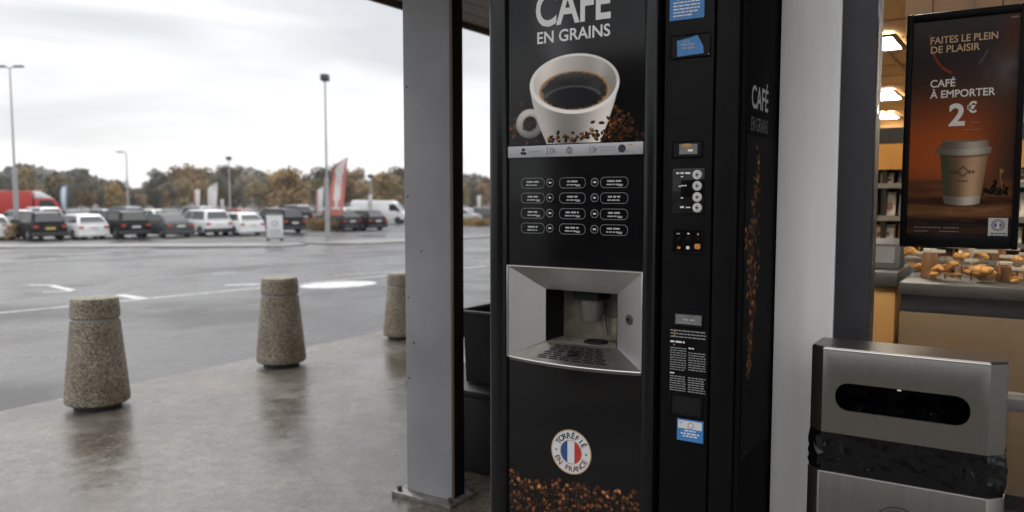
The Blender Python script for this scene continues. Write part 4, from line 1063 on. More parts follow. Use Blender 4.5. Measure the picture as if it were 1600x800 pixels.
# worn round motif on the sleeve, too blurred to read
ddm = np.abs(np.abs(A - 1503) + np.abs(B - 268) * 1.2 - 9); over(img, (58, 42, 30), np.exp(-(ddm / 1.6) ** 2) * .8)
over(img, (62, 46, 34), ((np.abs(B - 269) < 2.2 + np.sin(A * 1.3) * 1.6) * (np.abs(A - 1503) < 19) * (np.abs(A - 1503) > 9)) * .6)
over(img, (60, 45, 33), ((np.abs(B - 283) < 1.2) * (np.abs(A - 1503) < 8)) * .6)
img += (rn.rand(*A.shape) - .5)[..., None] * 6
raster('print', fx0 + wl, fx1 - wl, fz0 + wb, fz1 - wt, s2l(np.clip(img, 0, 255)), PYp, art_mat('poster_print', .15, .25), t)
tan = mat('poster_tan_ink', (.62, .40, .20), .4, var=.03); wht = mat('poster_white_ink', (.74, .68, .62), .4, var=.03)
ty = PYp - .0008
def ptext(body, x0, x1, base, cap, m, bold=.012):
    bmid = onY(x0, base, PYp).z
    text_y(body, onY(x0, base, PYp).x, onY(x1, base, PYp).x, bmid, cap * .00178, ty, m, t, 'lettering', bold)
ptext('FAITES LE PLEIN', 1454.5, 1559, 69.5, 11.2, tan); ptext('DE PLAISIR', 1454.5, 1531, 84, 11.2, tan)
ptext('CAFÉ', 1453.5, 1492.5, 137, 11.8, wht, .02); ptext('À EMPORTER', 1453, 1555, 154, 11.8, wht, .02)
ptext('2', 1482, 1507.5, 196, 34, wht, .03); ptext('€', 1510.5, 1526, 176, 16.5, wht, .03)
bm = bm_(); bm.free(); fpi = mat('fine_print_ink', (.22, .17, .13), .5)
for a, b, y, h, sd_ in ((1512, 1527, 192, .0022, 3), (1500, 1527, 203, .002, 5), (1568, 1582, 35, .004, 6)): bm = bm_(); scribble(bm, pX(a), pX(b), pZ(y), h, ty, sd_); part('fine_print', bm, fpi, t)
for k, (a, b, y) in enumerate(((1430, 1472, 357), (1476, 1500, 357), (1430, 1454, 363), (1470, 1502, 363))): bm = bm_(); scribble(bm, pX(a), pX(b), pZ(y), .0024, ty, 10 + k); part('fine_print', bm, fpi, t)
bm = bm_(); poly(bm, [(pX(1546), ty, pZ(370)), (pX(1577), ty, pZ(370)), (pX(1577), ty, pZ(340)), (pX(1546), ty, pZ(340))]); em = part('emblem', bm, mat('emblem_ground', (.50, .48, .46), .4), t)
ec = (pX(1561.5), pZ(351)); sc_ = pX(1562) - pX(1561)
bm = bm_(); ring_y(bm, ec[0], ec[1], 10.5 * sc_, 9.2 * sc_, ty - .0004, 28); ring_y(bm, ec[0], ec[1], 7.8 * sc_, 6.8 * sc_, ty - .0004, 28); part('emblem_ring', bm, M['ink'], em)
for x0, x1, mm in ((-5.6, -2, M['flag_blue']), (-1.6, 1.6, M['white_label']), (2, 5.6, M['brown_ink'])):
    h0 = math.sqrt(max(0, 6.4 ** 2 - max(abs(x0), abs(x1)) ** 2)) * sc_
    bm = bm_(); poly(bm, [(ec[0] + x0 * sc_, ty - .0004, ec[1] - h0), (ec[0] + x1 * sc_, ty - .0004, ec[1] - h0), (ec[0] + x1 * sc_, ty - .0004, ec[1] + h0), (ec[0] + x0 * sc_, ty - .0004, ec[1] + h0)]); part('emblem_stripe', bm, mm, em)
bm = bm_(); scribble(bm, pX(1550), pX(1574), pZ(364.5), .003, ty - .0004, 41); scribble(bm, pX(1550), pX(1574), pZ(368), .0025, ty - .0004, 42); part('emblem_print', bm, M['ink'], em)

# ================================================================== COFFEE MACHINE
VM = thing('coffee_machine', 'tall black coffee vending machine with a cup picture, silver serving hatch and payment column', 'vending machine', (-1.0, 2.3, 0), world=True)
FY = 2.05
def vx(px, py=300): return onY(px, py, FY).x
def vz(px, py): return onY(px, py, FY).z
XL, XR = -1.326, -.885
ZT = 2.04
bm = bm_(); box(bm, -1.386, -.6235, 2.2385, 2.58, .06, ZT, .006); part('cabinet', bm, M['satin_black'], VM)
bm = bm_(); box(bm, -.623, -.6085, 2.062, 2.582, .06, ZT + .002, .005); sp = part('side_panel', bm, mat('side_sheet_black', (.006, .006, .0065), .6, var=.1, ior=1.12, spec=.2), VM)
bm = bm_(); box(bm, -1.393, XL - .002, 2.036, 2.238, .10, ZT, .022, 4); part('door_trim', bm, M['trim_black'], VM)
bm = bm_(); box(bm, XR + .002, -.843, 2.040, 2.238, .10, ZT, .014, 4); part('door_trim', bm, M['trim_black'], VM)
bm = bm_(); box(bm, -.8425, -.8305, 2.11, 2.238, .10, ZT); part('door_gap', bm, M['deep_black'], VM)
bm = bm_(); box(bm, XL, XR, 2.0565, 2.238, 1.553, ZT); up = part('picture_panel', bm, M['gloss_black'], VM)
bm = bm_(); box(bm, XL, XR, 2.0565, 2.238, 1.1905, 1.5145); mid = part('selection_panel', bm, M['gloss_black'], VM)
bm = bm_(); box(bm, XL, XR, 2.0565, 2.238, .10, .9065); low = part('lower_panel', bm, M['gloss_black'], VM)
bm = bm_(); box(bm, XL, XR, 2.049, 2.236, 1.5155, 1.5505, .002); strip = part('icon_strip', bm, mat('silver_strip', (.42, .42, .43), .5, metal=.3, var=.06, scale=9), VM)
bm = bm_(); box(bm, -1.375, -.64, 2.11, 2.56, .0, .098); part('plinth', bm, M['deep_black'], VM)

# picture: cup of coffee with beans
nx, ny = 330, 320
gx = np.linspace(XL, XR, nx); gzv = np.linspace(ZT, 1.553, ny)
sa = np.arange(780, 1020, 4.0); Ax = np.interp(gx, [onY(q_, 300, FY).x for q_ in sa], sa)
sb = np.arange(-40, 260, 4.0); Bz = np.interp(-gzv, [-onY(900, q_, FY).z for q_ in sb], sb)
A, B = np.meshgrid(Ax, Bz)
img = np.zeros(A.shape + (3,)); img[:] = np.array([12, 11.5, 13])
over(img, (92, 92, 96), np.exp(-((A - 866 - (B - 60) * .12) / 30) ** 2) * sm(-60, 60, B) * (1 - sm(70, 150, B)) * .75)  # pale reflection streak of the glossy panel painted into the picture
over(img, (70, 68, 70), np.exp(-((A - 848) / 22) ** 2) * (1 - sm(0, 70, B)) * .5)  # fainter upper part of the painted reflection streak
rr = random.Random(2)
def pile(cx, cy, sx_, sy_, n): return [(rr.gauss(cx, sx_), rr.gauss(cy, sy_)) for k in range(n)]
beans(img, A, B, pile(815, 196, 10, 18, 60), rr, 5.0, [(110, 58, 32), (140, 78, 42), (76, 42, 26)])
beans(img, A, B, pile(966, 207, 17, 13, 90), rr, 6.0, [(96, 54, 34), (130, 74, 44), (70, 40, 28), (165, 105, 66)])
beans(img, A, B, pile(958, 190, 9, 12, 30), rr, 5.5, BEAN)
# handle
hd = np.sqrt(((A - 826) / 1.0) ** 2 + ((B - 189) / 1.12) ** 2)
hm = sm(-.7, .7, 21.5 - hd) * sm(-.7, .7, hd - 10.5)
hl = 175 + 50 * np.clip(-(B - 189) / 22, -1, 1) - 18 * np.clip((A - 823) / 20, -1, 1) - 26 * np.abs(hd - 16) / 5
img += (np.stack([hl, hl * .97, hl * .94], -1) - img) * hm[..., None]
# body
k = np.clip((B - 130) / 95, 0, 1); lft = 826 + 27 * k ** 1.5; rgt = 965 - 30 * k ** 1.35; u = (A - lft) / (rgt - lft)
bmk = sm(-.006, .006, u) * sm(-.006, .006, 1 - u) * (B > 131)
lum = 205 - 66 * sm(0, .38, u) + 100 * sm(.45, .95, u) - 12 * sm(.95, 1, u) - 22 * sm(190, 226, B) * (1 - u)
img += (np.stack([lum, lum * .965, lum * .925], -1) - img) * bmk[..., None]
# rim and inside
tilt = (A - 895) * .03
def ell(cx, cy, ax, by): return np.sqrt(((A - cx) / ax) ** 2 + ((B - tilt - cy) / by) ** 2)
e1 = ell(895.5, 130, 70, 47.5); rimm = sm(-.012, .012, 1 - e1)
rl = 240 - 16 * sm(880, 960, A) * (B < 130) + 10 * sm(130, 176, B)
img += (np.stack([rl, rl * .985, rl * .96], -1) - img) * rimm[..., None]
e2 = ell(896, 129, 64.5, 42.5); inn = sm(-.012, .012, 1 - e2)
il = 222 - 52 * sm(850, 935, A) - 18 * sm(90, 140, B) + 22 * np.exp(-((A - 850) / 16) ** 2) + 26 * np.exp(-((A - 935 + (B - 110) * .2) / 12) ** 2) * (B < 122)
img += (np.stack([il, il * .965, il * .92], -1) - img) * inn[..., None]
e3 = ell(895, 141, 55, 31.5); cof = sm(-.02, .02, 1 - e3) * inn
ang_ = np.arctan2(B - 141, A - 895); nzc = vnoise(ang_ * 60 + 200, e3 * 60, 4, 5)
over(img, (186, 150, 112), cof * sm(.89, .96, e3 + .10 * (nzc - .5)))
over(img, (140, 92, 54), cof * sm(.88, .92, e3 + .10 * (nzc - .5)) * (1 - sm(.93, .97, e3)) * .8)
core = cof * (1 - sm(.88, .94, e3 + .10 * (nzc - .5)))
cl_ = 46 + 34 * sm(0, 1, (B - 118) / -20 + .6) + 20 * np.exp(-((A - 930) / 16) ** 2 - ((B - 132) / 12) ** 2)
img += (np.stack([cl_, cl_ * .97, cl_ * .98], -1) - img) * core[..., None]
e4 = ell(893, 154, 44, 20); over(img, (128, 126, 128), core * np.exp(-((e4 - 1) / .07) ** 2) * (B < 150) * .55)
over(img, (34, 33, 37), core * sm(-.02, .1, .92 - e4) * .7)
# scattered beans across the foot of the cup
beans(img, A, B, [(rr.uniform(855, 955), 216 - abs(rr.gauss(0, 5)) + 3) for q_ in range(34)], rr, 4.2, BEAN + [(210, 160, 90)])
beans(img, A, B, [(938, 194), (948, 187), (952, 199), (924, 192), (930, 206), (893, 207), (944, 207), (914, 209), (870, 206), (880, 212)], rr, 4.0, BEAN)
beans(img, A, B, [(823 + rr.gauss(0, 4), 192 + rr.gauss(0, 4)) for q_ in range(12)], rr, 3.6, [(110, 62, 30), (130, 80, 40), (60, 34, 20)])
img += (np.random.RandomState(2).rand(*A.shape) - .5)[..., None] * 5
raster('cup_picture', XL + .001, XR - .001, 1.5535, ZT - .001, s2l(np.clip(img, 0, 255)), 2.0555, art_mat('machine_print', .10, .38), VM)
text_y('CAFÉ', -1.231, -.989, 1.897, .098, 2.0548, M['white_print'], VM, 'lettering', .022)
text_y('EN GRAINS', -1.226, -.990, 1.847, .034, 2.0548, M['white_print'], VM, 'lettering', .018)

# icon strip marks
def strip_mark(px, shape):
    bm = bm_(); x, z = vx(px, 235), 1.533; y = 2.0483
    if shape == 'disc': poly(bm, [(x + .0115 * math.cos(a * PI / 12), y, z + .0115 * math.sin(a * PI / 12)) for a in range(24)])
    elif shape == 'ring': ring_y(bm, x, z, .010, .0085, y, 24); ring_y(bm, x, z, .006, .005, y, 20); poly(bm, [(x - .0007, y, z - .008), (x + .0007, y, z - .008), (x + .0007, y, z + .008), (x - .0007, y, z + .008)])
    elif shape == 'bean':
        for dx, dz in ((0, .006), (-.004, -.004), (.005, -.005)): poly(bm, [(x + dx + .006 * math.cos(a * PI / 8), y, z + dz + .0045 * math.sin(a * PI / 8)) for a in range(16)])
    elif shape == 'bar': poly(bm, [(x - .0006, y, z - .013), (x + .0006, y, z - .013), (x + .0006, y, z + .013), (x - .0006, y, z + .013)])
    elif shape == 'cup': outline_y(bm, rrect(x - .006, x + .004, z - .008, z + .008, .003, 3), .0012, y); ring_y(bm, x + .006, z, .004, .0028, y, 16)
    part('icon', bm, M['ink'], strip)
for px_, s_ in ((818, 'bean'), (856, 'bar'), (863, 'cup'), (890, 'ring'), (922, 'bar'), (928, 'cup'), (972, 'disc')): strip_mark(px_, s_)
for a, b, dz, sd_ in ((826, 846, -.002, 1), (866, 872, -.006, 2), (936, 962, .004, 3), (938, 962, -.004, 4), (977, 984, -.008, 5)): bm = bm_(); scribble(bm, vx(a), vx(b), 1.533 + dz, .0035, 2.0484, sd_); part('fine_print', bm, M['grey_print'], strip)
bm = bm_(); poly(bm, [(vx(981), 2.0483, 1.542), (vx(988), 2.0483, 1.542), (vx(988), 2.0483, 1.5445), (vx(981), 2.0483, 1.5445)]); part('orange_mark', bm, M['gold'], strip)

# selection keys
rows = [1.4395, 1.3955, 1.350, 1.3055]
colsx = [(-1.281, -1.199), (-1.149, -1.063), (-1.016, -.930)]
pill_ink = mat('key_outline_ink', (.21, .21, .215), .4); key_ink = mat('key_print_ink', (.42, .42, .42), .4); key_y = 2.0535
for ri, z in enumerate(rows):
    for ci, (x0, x1) in enumerate(colsx):
        bm = bm_(); prism(bm, rrect(x0, x1, z - .0155, z + .0155, .013), 2.0545, 2.0562, 'y'); kk = part('drink_key', bm, M['gloss_black'], VM)
        bm = bm_(); outline_y(bm, rrect(x0, x1, z - .0155, z + .0155, .013), .0014, 2.0538); part('outline', bm, pill_ink, kk)
        bm = bm_(); c0 = (x0 + x1) / 2; wd = random.Random(ri * 7 + ci).uniform(.016, .022)
        scribble(bm, c0 - wd, c0 + wd, z + .0015, .0048, key_y, ri * 5 + ci); scribble(bm, c0 - wd * 1.1, c0 + wd * .9, z - .0075, .0035, key_y, ri * 9 + ci + 50)
        part('fine_print', bm, key_ink, kk)
        bm = bm_(); poly(bm, [(c0 + .012, key_y - .0003, z - .0105), (c0 + .026, key_y - .0003, z - .0105), (c0 + .026, key_y - .0003, z - .0045), (c0 + .012, key_y - .0003, z - .0045)])
        if (ri + ci) % 3 or ci == 1: part('price_tag', bm, M['grey_print'], kk)
        else: bm.free()
    for x in (-1.181, -1.034):
        bm = bm_(); lathe(bm, [(.0122, 2.0562), (.0122, 2.0548), (.011, 2.0545), (.0001, 2.0545)], (x, 0, z + .001), 24, 'y'); rb = part('round_key', bm, M['gloss_black'], VM)
        bm = bm_(); ring_y(bm, x, z + .001, .0122, .0110, 2.0538, 24); part('outline', bm, M['grey_print'], rb)
        bm = bm_(); scribble(bm, x - .004, x + .005, z - .001, .004, 2.0538, ri); part('symbol', bm, M['white_print'], rb)

# serving hatch
HO = (-1.3205, -.8815, .912, 1.188); HI = (-1.2275, -.986, .957, 1.117); YI = 2.112; YO = 2.046
O = [(HO[0], YO, HO[2]), (HO[1], YO, HO[2]), (HO[1], YO, HO[3]), (HO[0], YO, HO[3])]; I_ = [(HI[0], YI, HI[2]), (HI[1], YI, HI[2]), (HI[1], YI, HI[3]), (HI[0], YI, HI[3])]
hatch = None
def slab(name, q, m, parent, th=.002):
    bm = bm_(); q = [Vector(p) for p in q]; n = (q[1] - q[0]).cross(q[2] - q[0]).normalized()
    hexa(bm, [p for p in q] + [p - n * th for p in q]); return part(name, bm, m, parent)
hatch = slab('hatch_surround', [O[3], I_[3], I_[2], O[2]], M['satin_steel'], VM)
lb = slab('side_bevel', [O[0], I_[0], I_[3], O[3]], M['satin_steel'], hatch); rb_ = slab('side_bevel', [O[2], I_[2], I_[1], O[1]], M['satin_steel'], hatch)
bm = bm_(); e = .004
for a in ((HO[0] - e, HO[0], HO[2] - .002, HO[3] + e), (HO[1], HO[1] + e, HO[2] - .002, HO[3] + e), (HO[0], HO[1], HO[3], HO[3] + e)): box(bm, a[0], a[1], 2.040, 2.236, a[2], a[3], .001)
part('bright_rim', bm, M['steel'], hatch)
NB = 2.225
slab('niche_wall', [(HI[0], YI, HI[2]), (HI[0], NB, HI[2]), (HI[0], NB, HI[3]), (HI[0], YI, HI[3])][::-1], M['satin_black'], hatch)
slab('niche_wall', [(HI[1], YI, HI[2]), (HI[1], NB, HI[2]), (HI[1], NB, HI[3]), (HI[1], YI, HI[3])], M['satin_black'], hatch)
slab('niche_roof', [(HI[0], YI, HI[3]), (HI[0], NB, HI[3]), (HI[1], NB, HI[3]), (HI[1], YI, HI[3])], M['deep_black'], hatch)
stain = mat('stained_steel', (.27, .24, .19), .45, metal=.55, var=.35, scale=22, rvar=.12)
bm = bm_(); box(bm, HI[0] + .002, HI[1] - .002, NB - .002, NB, HI[2], HI[3] - .001); part('niche_back', bm, stain, hatch)
bm = bm_(); box(bm, HI[0], HI[1], YI, NB, HI[2] - .006, HI[2] - .001); part('niche_floor', bm, mat('coffee_stained_floor', (.16, .14, .115), .35, var=.6, scale=28), hatch)
bm = bm_(); lathe(bm, [(.038, HI[2] - .001), (.036, HI[2] + .004), (.028, HI[2] + .005), (.026, HI[2] + .001), (.0001, HI[2] + .001)], (-1.085, 2.172, 0), 28); part('cup_seat', bm, M['deep_black'], hatch)
bm = bm_(); box(bm, -1.150, -1.060, 2.135, 2.222, 1.088, 1.1155, .006); part('spout_block', bm, M['deep_black'], hatch)
bm = bm_(); lathe(bm, [(.040, 1.0875), (.038, 1.06), (.031, 1.026), (.029, 1.022), (.026, 1.024), (.033, 1.062), (.035, 1.0875)], (-1.104, 2.178, 0), 28)
bmesh.ops.scale(bm, vec=(1, .8, 1), verts=bm.verts, space=Matrix.Translation((0, -2.178, 0)))
spt = part('spout', bm, mat('smoky_spout', (.13, .12, .105), .18, var=.2), hatch)
bm = bm_(); ring_y(bm, 0, 0, 1, .82, 0, 28); bmesh.ops.rotate(bm, cent=(0, 0, 0), matrix=Matrix.Rotation(R(90), 3, 'X'), verts=bm.verts); bmesh.ops.scale(bm, vec=(.032, .026, 1), verts=bm.verts); bmesh.ops.translate(bm, vec=(-1.104, 2.178, 1.0215), verts=bm.verts)
part('spout_ring', bm, M['steel'], hatch)
bm = bm_(); tube(bm, (-1.086, 2.205, 1.085), (-1.062, 2.20, .975), .005, .004, 8); part('feed_pipe', bm, M['steel_dark'], hatch)
bm = bm_(); box(bm, -1.062, -1.0, 2.21, 2.2225, .958, 1.03, .003); part('splash_plate', bm, stain, hatch)
# lock on the right bevel
kx, kz = onY(982, 500, 2.072).x, onY(982, 500, 2.072).z
sl_y = YO + (YI - YO) * (HO[1] - kx) / (HO[1] - HI[1])
nn = Vector((-(YI - YO), -(HO[1] - HI[1]), 0)).normalized()
bm = bm_(); tube(bm, Vector((kx, sl_y, kz)) - nn * .003, Vector((kx, sl_y, kz)) + nn * .004, .0155, .0145, 28); lk = part('lock', bm, M['dark_metal'], hatch)
bm = bm_(); tube(bm, Vector((kx, sl_y, kz)) + nn * .0042, Vector((kx, sl_y, kz)) + nn * .0055, .006, .006, 16); part('keyhole', bm, M['deep_black'], hatch)
# drip tray with curved lip
def tray_pt(u, v, up_=0):
    s = 2 * u - 1
    yo = YO - .032 * (1 - s * s); xo = HO[0] + (HO[1] - HO[0]) * u; xi = HI[0] + (HI[1] - HI[0]) * u
    return Vector((xi + (xo - xi) * v, YI + (yo - YI) * v, (HI[2] - .0015) + (HO[2] - HI[2] + .0015) * v + up_))
bm = bm_(); NU, NV = 24, 8
T = [[bm.verts.new(tray_pt(i / NU, j / NV)) for j in range(NV + 1)] for i in range(NU + 1)]
for i in range(NU):
    for j in range(NV): bm.faces.new((T[i][j], T[i][j + 1], T[i + 1][j + 1], T[i + 1][j]))
L0 = [bm.verts.new(tray_pt(i / NU, 1) + Vector((0, .004, -.012))) for i in range(NU + 1)]; L1 = [bm.verts.new((tray_pt(i / NU, 1).x, 2.058, HO[2] - .012)) for i in range(NU + 1)]
for i in range(NU): bm.faces.new((T[i][NV], L0[i], L0[i + 1], T[i + 1][NV])); bm.faces.new((L0[i], L1[i], L1[i + 1], L0[i + 1]))
bmesh.ops.recalc_face_normals(bm, faces=bm.faces)
tray = part('drip_tray', bm, mat('tray_steel', (.26, .245, .225), .4, metal=.9, var=.12, scale=14, rvar=.08), VM)
bm = bm_()
for i in range(NU): tube(bm, tray_pt(i / NU, 1.0, -.002), tray_pt((i + 1) / NU, 1.0, -.002), .0032, .0032, 8)
part('tray_rim', bm, M['steel'], tray)
bm = bm_()
for r_i in range(8):
    for c_i in range(6):
        u0 = .205 + c_i * .098 + (.014 if r_i % 2 else 0); v0 = .12 + r_i * .092
        if abs(u0 + .04 - .48) < .05 and 3 <= r_i <= 4: continue
        poly(bm, [tray_pt(u0, v0, .0006), tray_pt(u0, v0 + .055, .0006), tray_pt(u0 + .082, v0 + .055, .0006), tray_pt(u0 + .082, v0, .0006)])
part('drain_slots', bm, M['deep_black'], tray)
bm = bm_(); lathe(bm, [(.017, 0), (.015, .004), (.008, .005), (.0001, .003)], n=24); c0 = tray_pt(.485, .46, .001); bmesh.ops.translate(bm, vec=c0, verts=bm.verts); part('drain_cap', bm, M['deep_black'], tray)

# round badge on the lower panel
bx, bz, br = -1.1065, .6425, .0675; by = 2.0555
def disc(name, r_, y, m, parent, n=48):
    bm = bm_(); poly(bm, [(bx + r_ * math.cos(2 * PI * k / n), y, bz + r_ * math.sin(2 * PI * k / n)) for k in range(n)]); return part(name, bm, m, parent)
bm = bm_(); lathe(bm, [(br, 2.0565), (br, by), (.0001, by)], (bx, 0, bz), 48, 'y'); badge = part('round_badge', bm, M['white_label'], VM)
bm = bm_(); ring_y(bm, bx, bz, br, br * .955, by - .0004); ring_y(bm, bx, bz, br * .545, br * .51, by - .0004); part('badge_ring', bm, M['gold'], badge)
ri_ = br * .51
for x0, x1, mm in ((-1, -.34, M['flag_blue']), (-.34, .34, M['white_label']), (.34, 1, M['flag_red'])):
    pts = []
    for k in range(13):
        x = x0 + (x1 - x0) * k / 12; pts.append((x, -math.sqrt(max(0, 1 - x * x))))
    for k in range(12, -1, -1):
        x = x0 + (x1 - x0) * k / 12; zz = math.sqrt(max(0, 1 - x * x))
        if zz > 1e-6: pts.append((x, zz))
    bm = bm_(); poly(bm, [(bx + ri_ * a, by - .0005, bz + ri_ * b) for a, b in pts]); part('flag_stripe', bm, mm, badge)
def arc_text(body, r_mid, a_from, a_to, size, m, inward):
    n = len(body)
    for k, ch in enumerate(body):
        if ch == ' ': continue
        me = text_mesh(ch, .02); a = me_arr(me); cx_ = (a[:, 0].min() + a[:, 0].max()) / 2
        th = R(a_from + (a_to - a_from) * k / (n - 1)); rot = th - PI / 2 if not inward else th + PI / 2
        x = (a[:, 0] - cx_) * size; z = (a[:, 1] - .36) * size
        b = np.empty_like(a); b[:, 0] = bx + r_mid * math.cos(th) + x * math.cos(rot) - z * math.sin(rot); b[:, 1] = by - .0006
        b[:, 2] = bz + r_mid * math.sin(th) + x * math.sin(rot) + z * math.cos(rot)
        set_arr(me, b); link('letter', me, badge, m, smooth=False)
arc_text('TORRÉFIÉ', br * .745, 148, 32, br * .36, M['ink'], False)
arc_text('EN FRANCE', br * .745, 206, 334, br * .35, M['brown_ink'], True)
for a in (-.745, .745):
    bm = bm_(); poly(bm, [(bx + a * br + .004 * math.cos(k * PI / 4), by - .0005, bz + (.004 if k % 2 == 0 else .0016) * math.sin(k * PI / 4)) for k in range(8)]); part('star', bm, M['brown_ink'], badge)

# printed beans along the foot of the front
nx, ny = 320, 170; zlo, zhi = .33, .62
gx = np.linspace(XL + .001, XR - .001, nx); gv = np.linspace(zhi, zlo, ny); A, B = np.meshgrid((gx - XL) * 1000, (zhi - gv) * 1000)
img = np.zeros(A.shape + (3,)); img[:] = np.array([12, 11.5, 13]); rr = random.Random(8)
spots_ = []
for q_ in range(1150):
    a = rr.uniform(0, 441); b = 94 - .10 * a + rr.random() ** .8 * 230 - 20 * math.exp(-(a / 90) ** 2) + 10 * math.sin(a / 50); spots_.append((a, b))
spots_.sort(key=lambda p_: -p_[1] + rr.uniform(-40, 40))
beans(img, A, B, spots_, rr, 10.5, [(96, 54, 32), (140, 80, 44), (64, 38, 24), (170, 100, 56), (104, 62, 36), (44, 28, 20)])
beans(img, A, B, [(q_ * 12.2, 98 - 1.2 * q_ + rr.uniform(0, 75)) for q_ in range(36)], rr, 9.5, [(196, 122, 70), (220, 146, 92)])
raster('bean_print', XL + .001, XR - .001, zlo, zhi, s2l(np.clip(img, 0, 255)), 2.0560, art_mat('machine_print', .10, .38), VM)

# payment column
bm = bm_(); box(bm, -.830, -.6945, 2.058, 2.238, .10, ZT, .003); pc = part('payment_panel', bm, M['satin_black'], VM)
bm = bm_(); box(bm, -.692, -.6255, 2.056, 2.238, .10, ZT, .012, 3); part('edge_panel', bm, M['satin_black'], VM)
PY = 2.0575
def cX(px, py): return onY(px, py, PY).x
def cZ(px, py): return onY(px, py, PY).z
def rect(px0, py0, px1, py1):
    xm, ym = (px0 + px1) / 2, (py0 + py1) / 2
    return cX(px0, ym), cX(px1, ym), cZ(xm, py1), cZ(xm, py0)
def bezel(name, r_, inner=None, th=.004, dp=.004):
    x0, x1, z0, z1 = r_; bm = bm_()
    for a in ((x0, x0 + th, z0, z1), (x1 - th, x1, z0, z1), (x0 + th, x1 - th, z1 - th, z1), (x0 + th, x1 - th, z0, z0 + th)): box(bm, a[0], a[1], PY - dp, PY - .0002, a[2], a[3], .0008)
    b_ = part(name, bm, M['satin_black'], VM)
    bm = bm_(); box(bm, x0 + th, x1 - th, PY - .0012, PY - .0002, z0 + th, z1 - th); part('recess', bm, inner or M['deep_black'], b_); return b_
def sticker(name, r_, y, m, skew=0):
    x0, x1, z0, z1 = r_; bm = bm_(); box(bm, x0, x1, y, y + .0006, z0, z1); return part(name, bm, m, VM)
# blue notice at the top
r1 = rect(1047, -40, 1101, 30); st = sticker('notice_sticker', r1, PY - .0008, M['blue_label'])
bm = bm_(); poly(bm, [(r1[0], PY - .0012, r1[3] - .055), (r1[1], PY - .0012, r1[3] - .055), (r1[1], PY - .0012, r1[3]), (r1[0], PY - .0012, r1[3])]); part('white_band', bm, M['white_label'], st)
bm = bm_()
for k in range(6): scribble(bm, r1[0] + .010 + (.01 if k == 0 else 0), r1[1] - .012 - (.02 if k == 5 else 0), r1[2] + .052 - k * .0085, .0034, PY - .0012, k + 3)
part('fine_print', bm, M['white_print'], st)
# coin slot with torn blue label
rr_ = rect(1047, 52, 1112, 90); b_ = bezel('coin_recess', (rr_[0], -.702, rr_[2], rr_[3]))
x0, x1, z0, z1 = rect(1058, 56, 1100, 87); bm = bm_()
prism(bm, [(x0 + .002, z0), (x1, z0 + .003), (x1 - .001, z0 + (z1 - z0) * .42), (x1 - .013, z1 - .008), (x1 - .018, z1), (x0 + .04, z1 - .004), (x0, z1 - .010)], PY - .0024, PY - .0014, 'y'); st = part('torn_label', bm, M['blue_label'], VM)
bm = bm_(); scribble(bm, x0 + .016, x0 + .04, z0 + .036, .004, PY - .0028, 4); scribble(bm, x0 + .011, x0 + .05, z0 + .027, .005, PY - .0028, 5); scribble(bm, x0 + .014, x0 + .05, z0 + .018, .005, PY - .0028, 8); part('fine_print', bm, M['grey_print'], st)
bm = bm_(); tube(bm, (-.707, PY - .003, rr_[2] + .004), (-.707, PY, rr_[2] + .004), .002, .002, 10); part('screw', bm, M['steel'], VM)
# little display
b_ = bezel('display_bezel', rect(1050, 219, 1098, 246)); x0, x1, z0, z1 = rect(1062, 225, 1090, 241)
bm = bm_(); box(bm, x0, x1, PY - .0026, PY - .0014, z0, z1); dsp = part('display_window', bm, mat('display_film', (.21, .195, .18), .2, var=.2, scale=60), VM)
bm = bm_(); scribble(bm, x0 + .008, x1 - .012, z0 + .02, .008, PY - .0029, 9); part('amber_mark', bm, mat('amber_print', (.42, .24, .08), .4), dsp)
bm = bm_(); scribble(bm, x0 + .024, x1 - .012, z0 + .007, .006, PY - .0029, 2); part('fine_print', bm, M['white_print'], dsp)
# keypad with four round buttons
kr = rect(1051, 263, 1101, 334); bm = bm_(); box(bm, kr[0], kr[1], PY - .002, PY - .0002, kr[2], kr[3], .0006); kp = part('keypad_plate', bm, M['gloss_black'], VM)
btn = mat('button_cream', (.56, .55, .52), .45, var=.08, scale=60)
for k, y in enumerate((273, 290.5, 308, 324.5)):
    x, z = cX(1090, y), cZ(1090, y); bm = bm_(); lathe(bm, [(.0128, PY - .002), (.0128, PY - .004), (.0115, PY - .0052), (.0001, PY - .0052)], (x, 0, z), 28, 'y'); bb = part('round_button', bm, btn, VM)
    bm = bm_(); s = .0048; q = .0013
    for a in ((-s, s, -q, q), (-q, q, -s, s)): poly(bm, [(x + a[0], PY - .0056 - (.0002 if a[0] == -q else 0), z + a[2]), (x + a[1], PY - .0056 - (.0002 if a[0] == -q else 0), z + a[2]), (x + a[1], PY - .0056 - (.0002 if a[0] == -q else 0), z + a[3]), (x + a[0], PY - .0056 - (.0002 if a[0] == -q else 0), z + a[3])])
    poly(bm, [(x + .0027 * math.cos(j * PI / 6), PY - .0061, z + .0027 * math.sin(j * PI / 6)) for j in range(12)])
    part('plus_symbol', bm, M['ink'], bb)
for a, b, y, h, sd_ in ((1057, 1069, 272, .0045, 1), (1071, 1079, 272, .005, 2), (1064, 1070, 277, .003, 3), (1061, 1065, 292, .003, 4), (1065, 1073, 291, .003, 4), (1064, 1068, 310, .003, 7), (1063, 1069, 325, .005, 5), (1072, 1079, 325, .003, 6)): bm = bm_(); scribble(bm, cX(a, y), cX(b, y), cZ(a, y), h, PY - .0024, sd_); part('fine_print', bm, M['white_print'], kp)
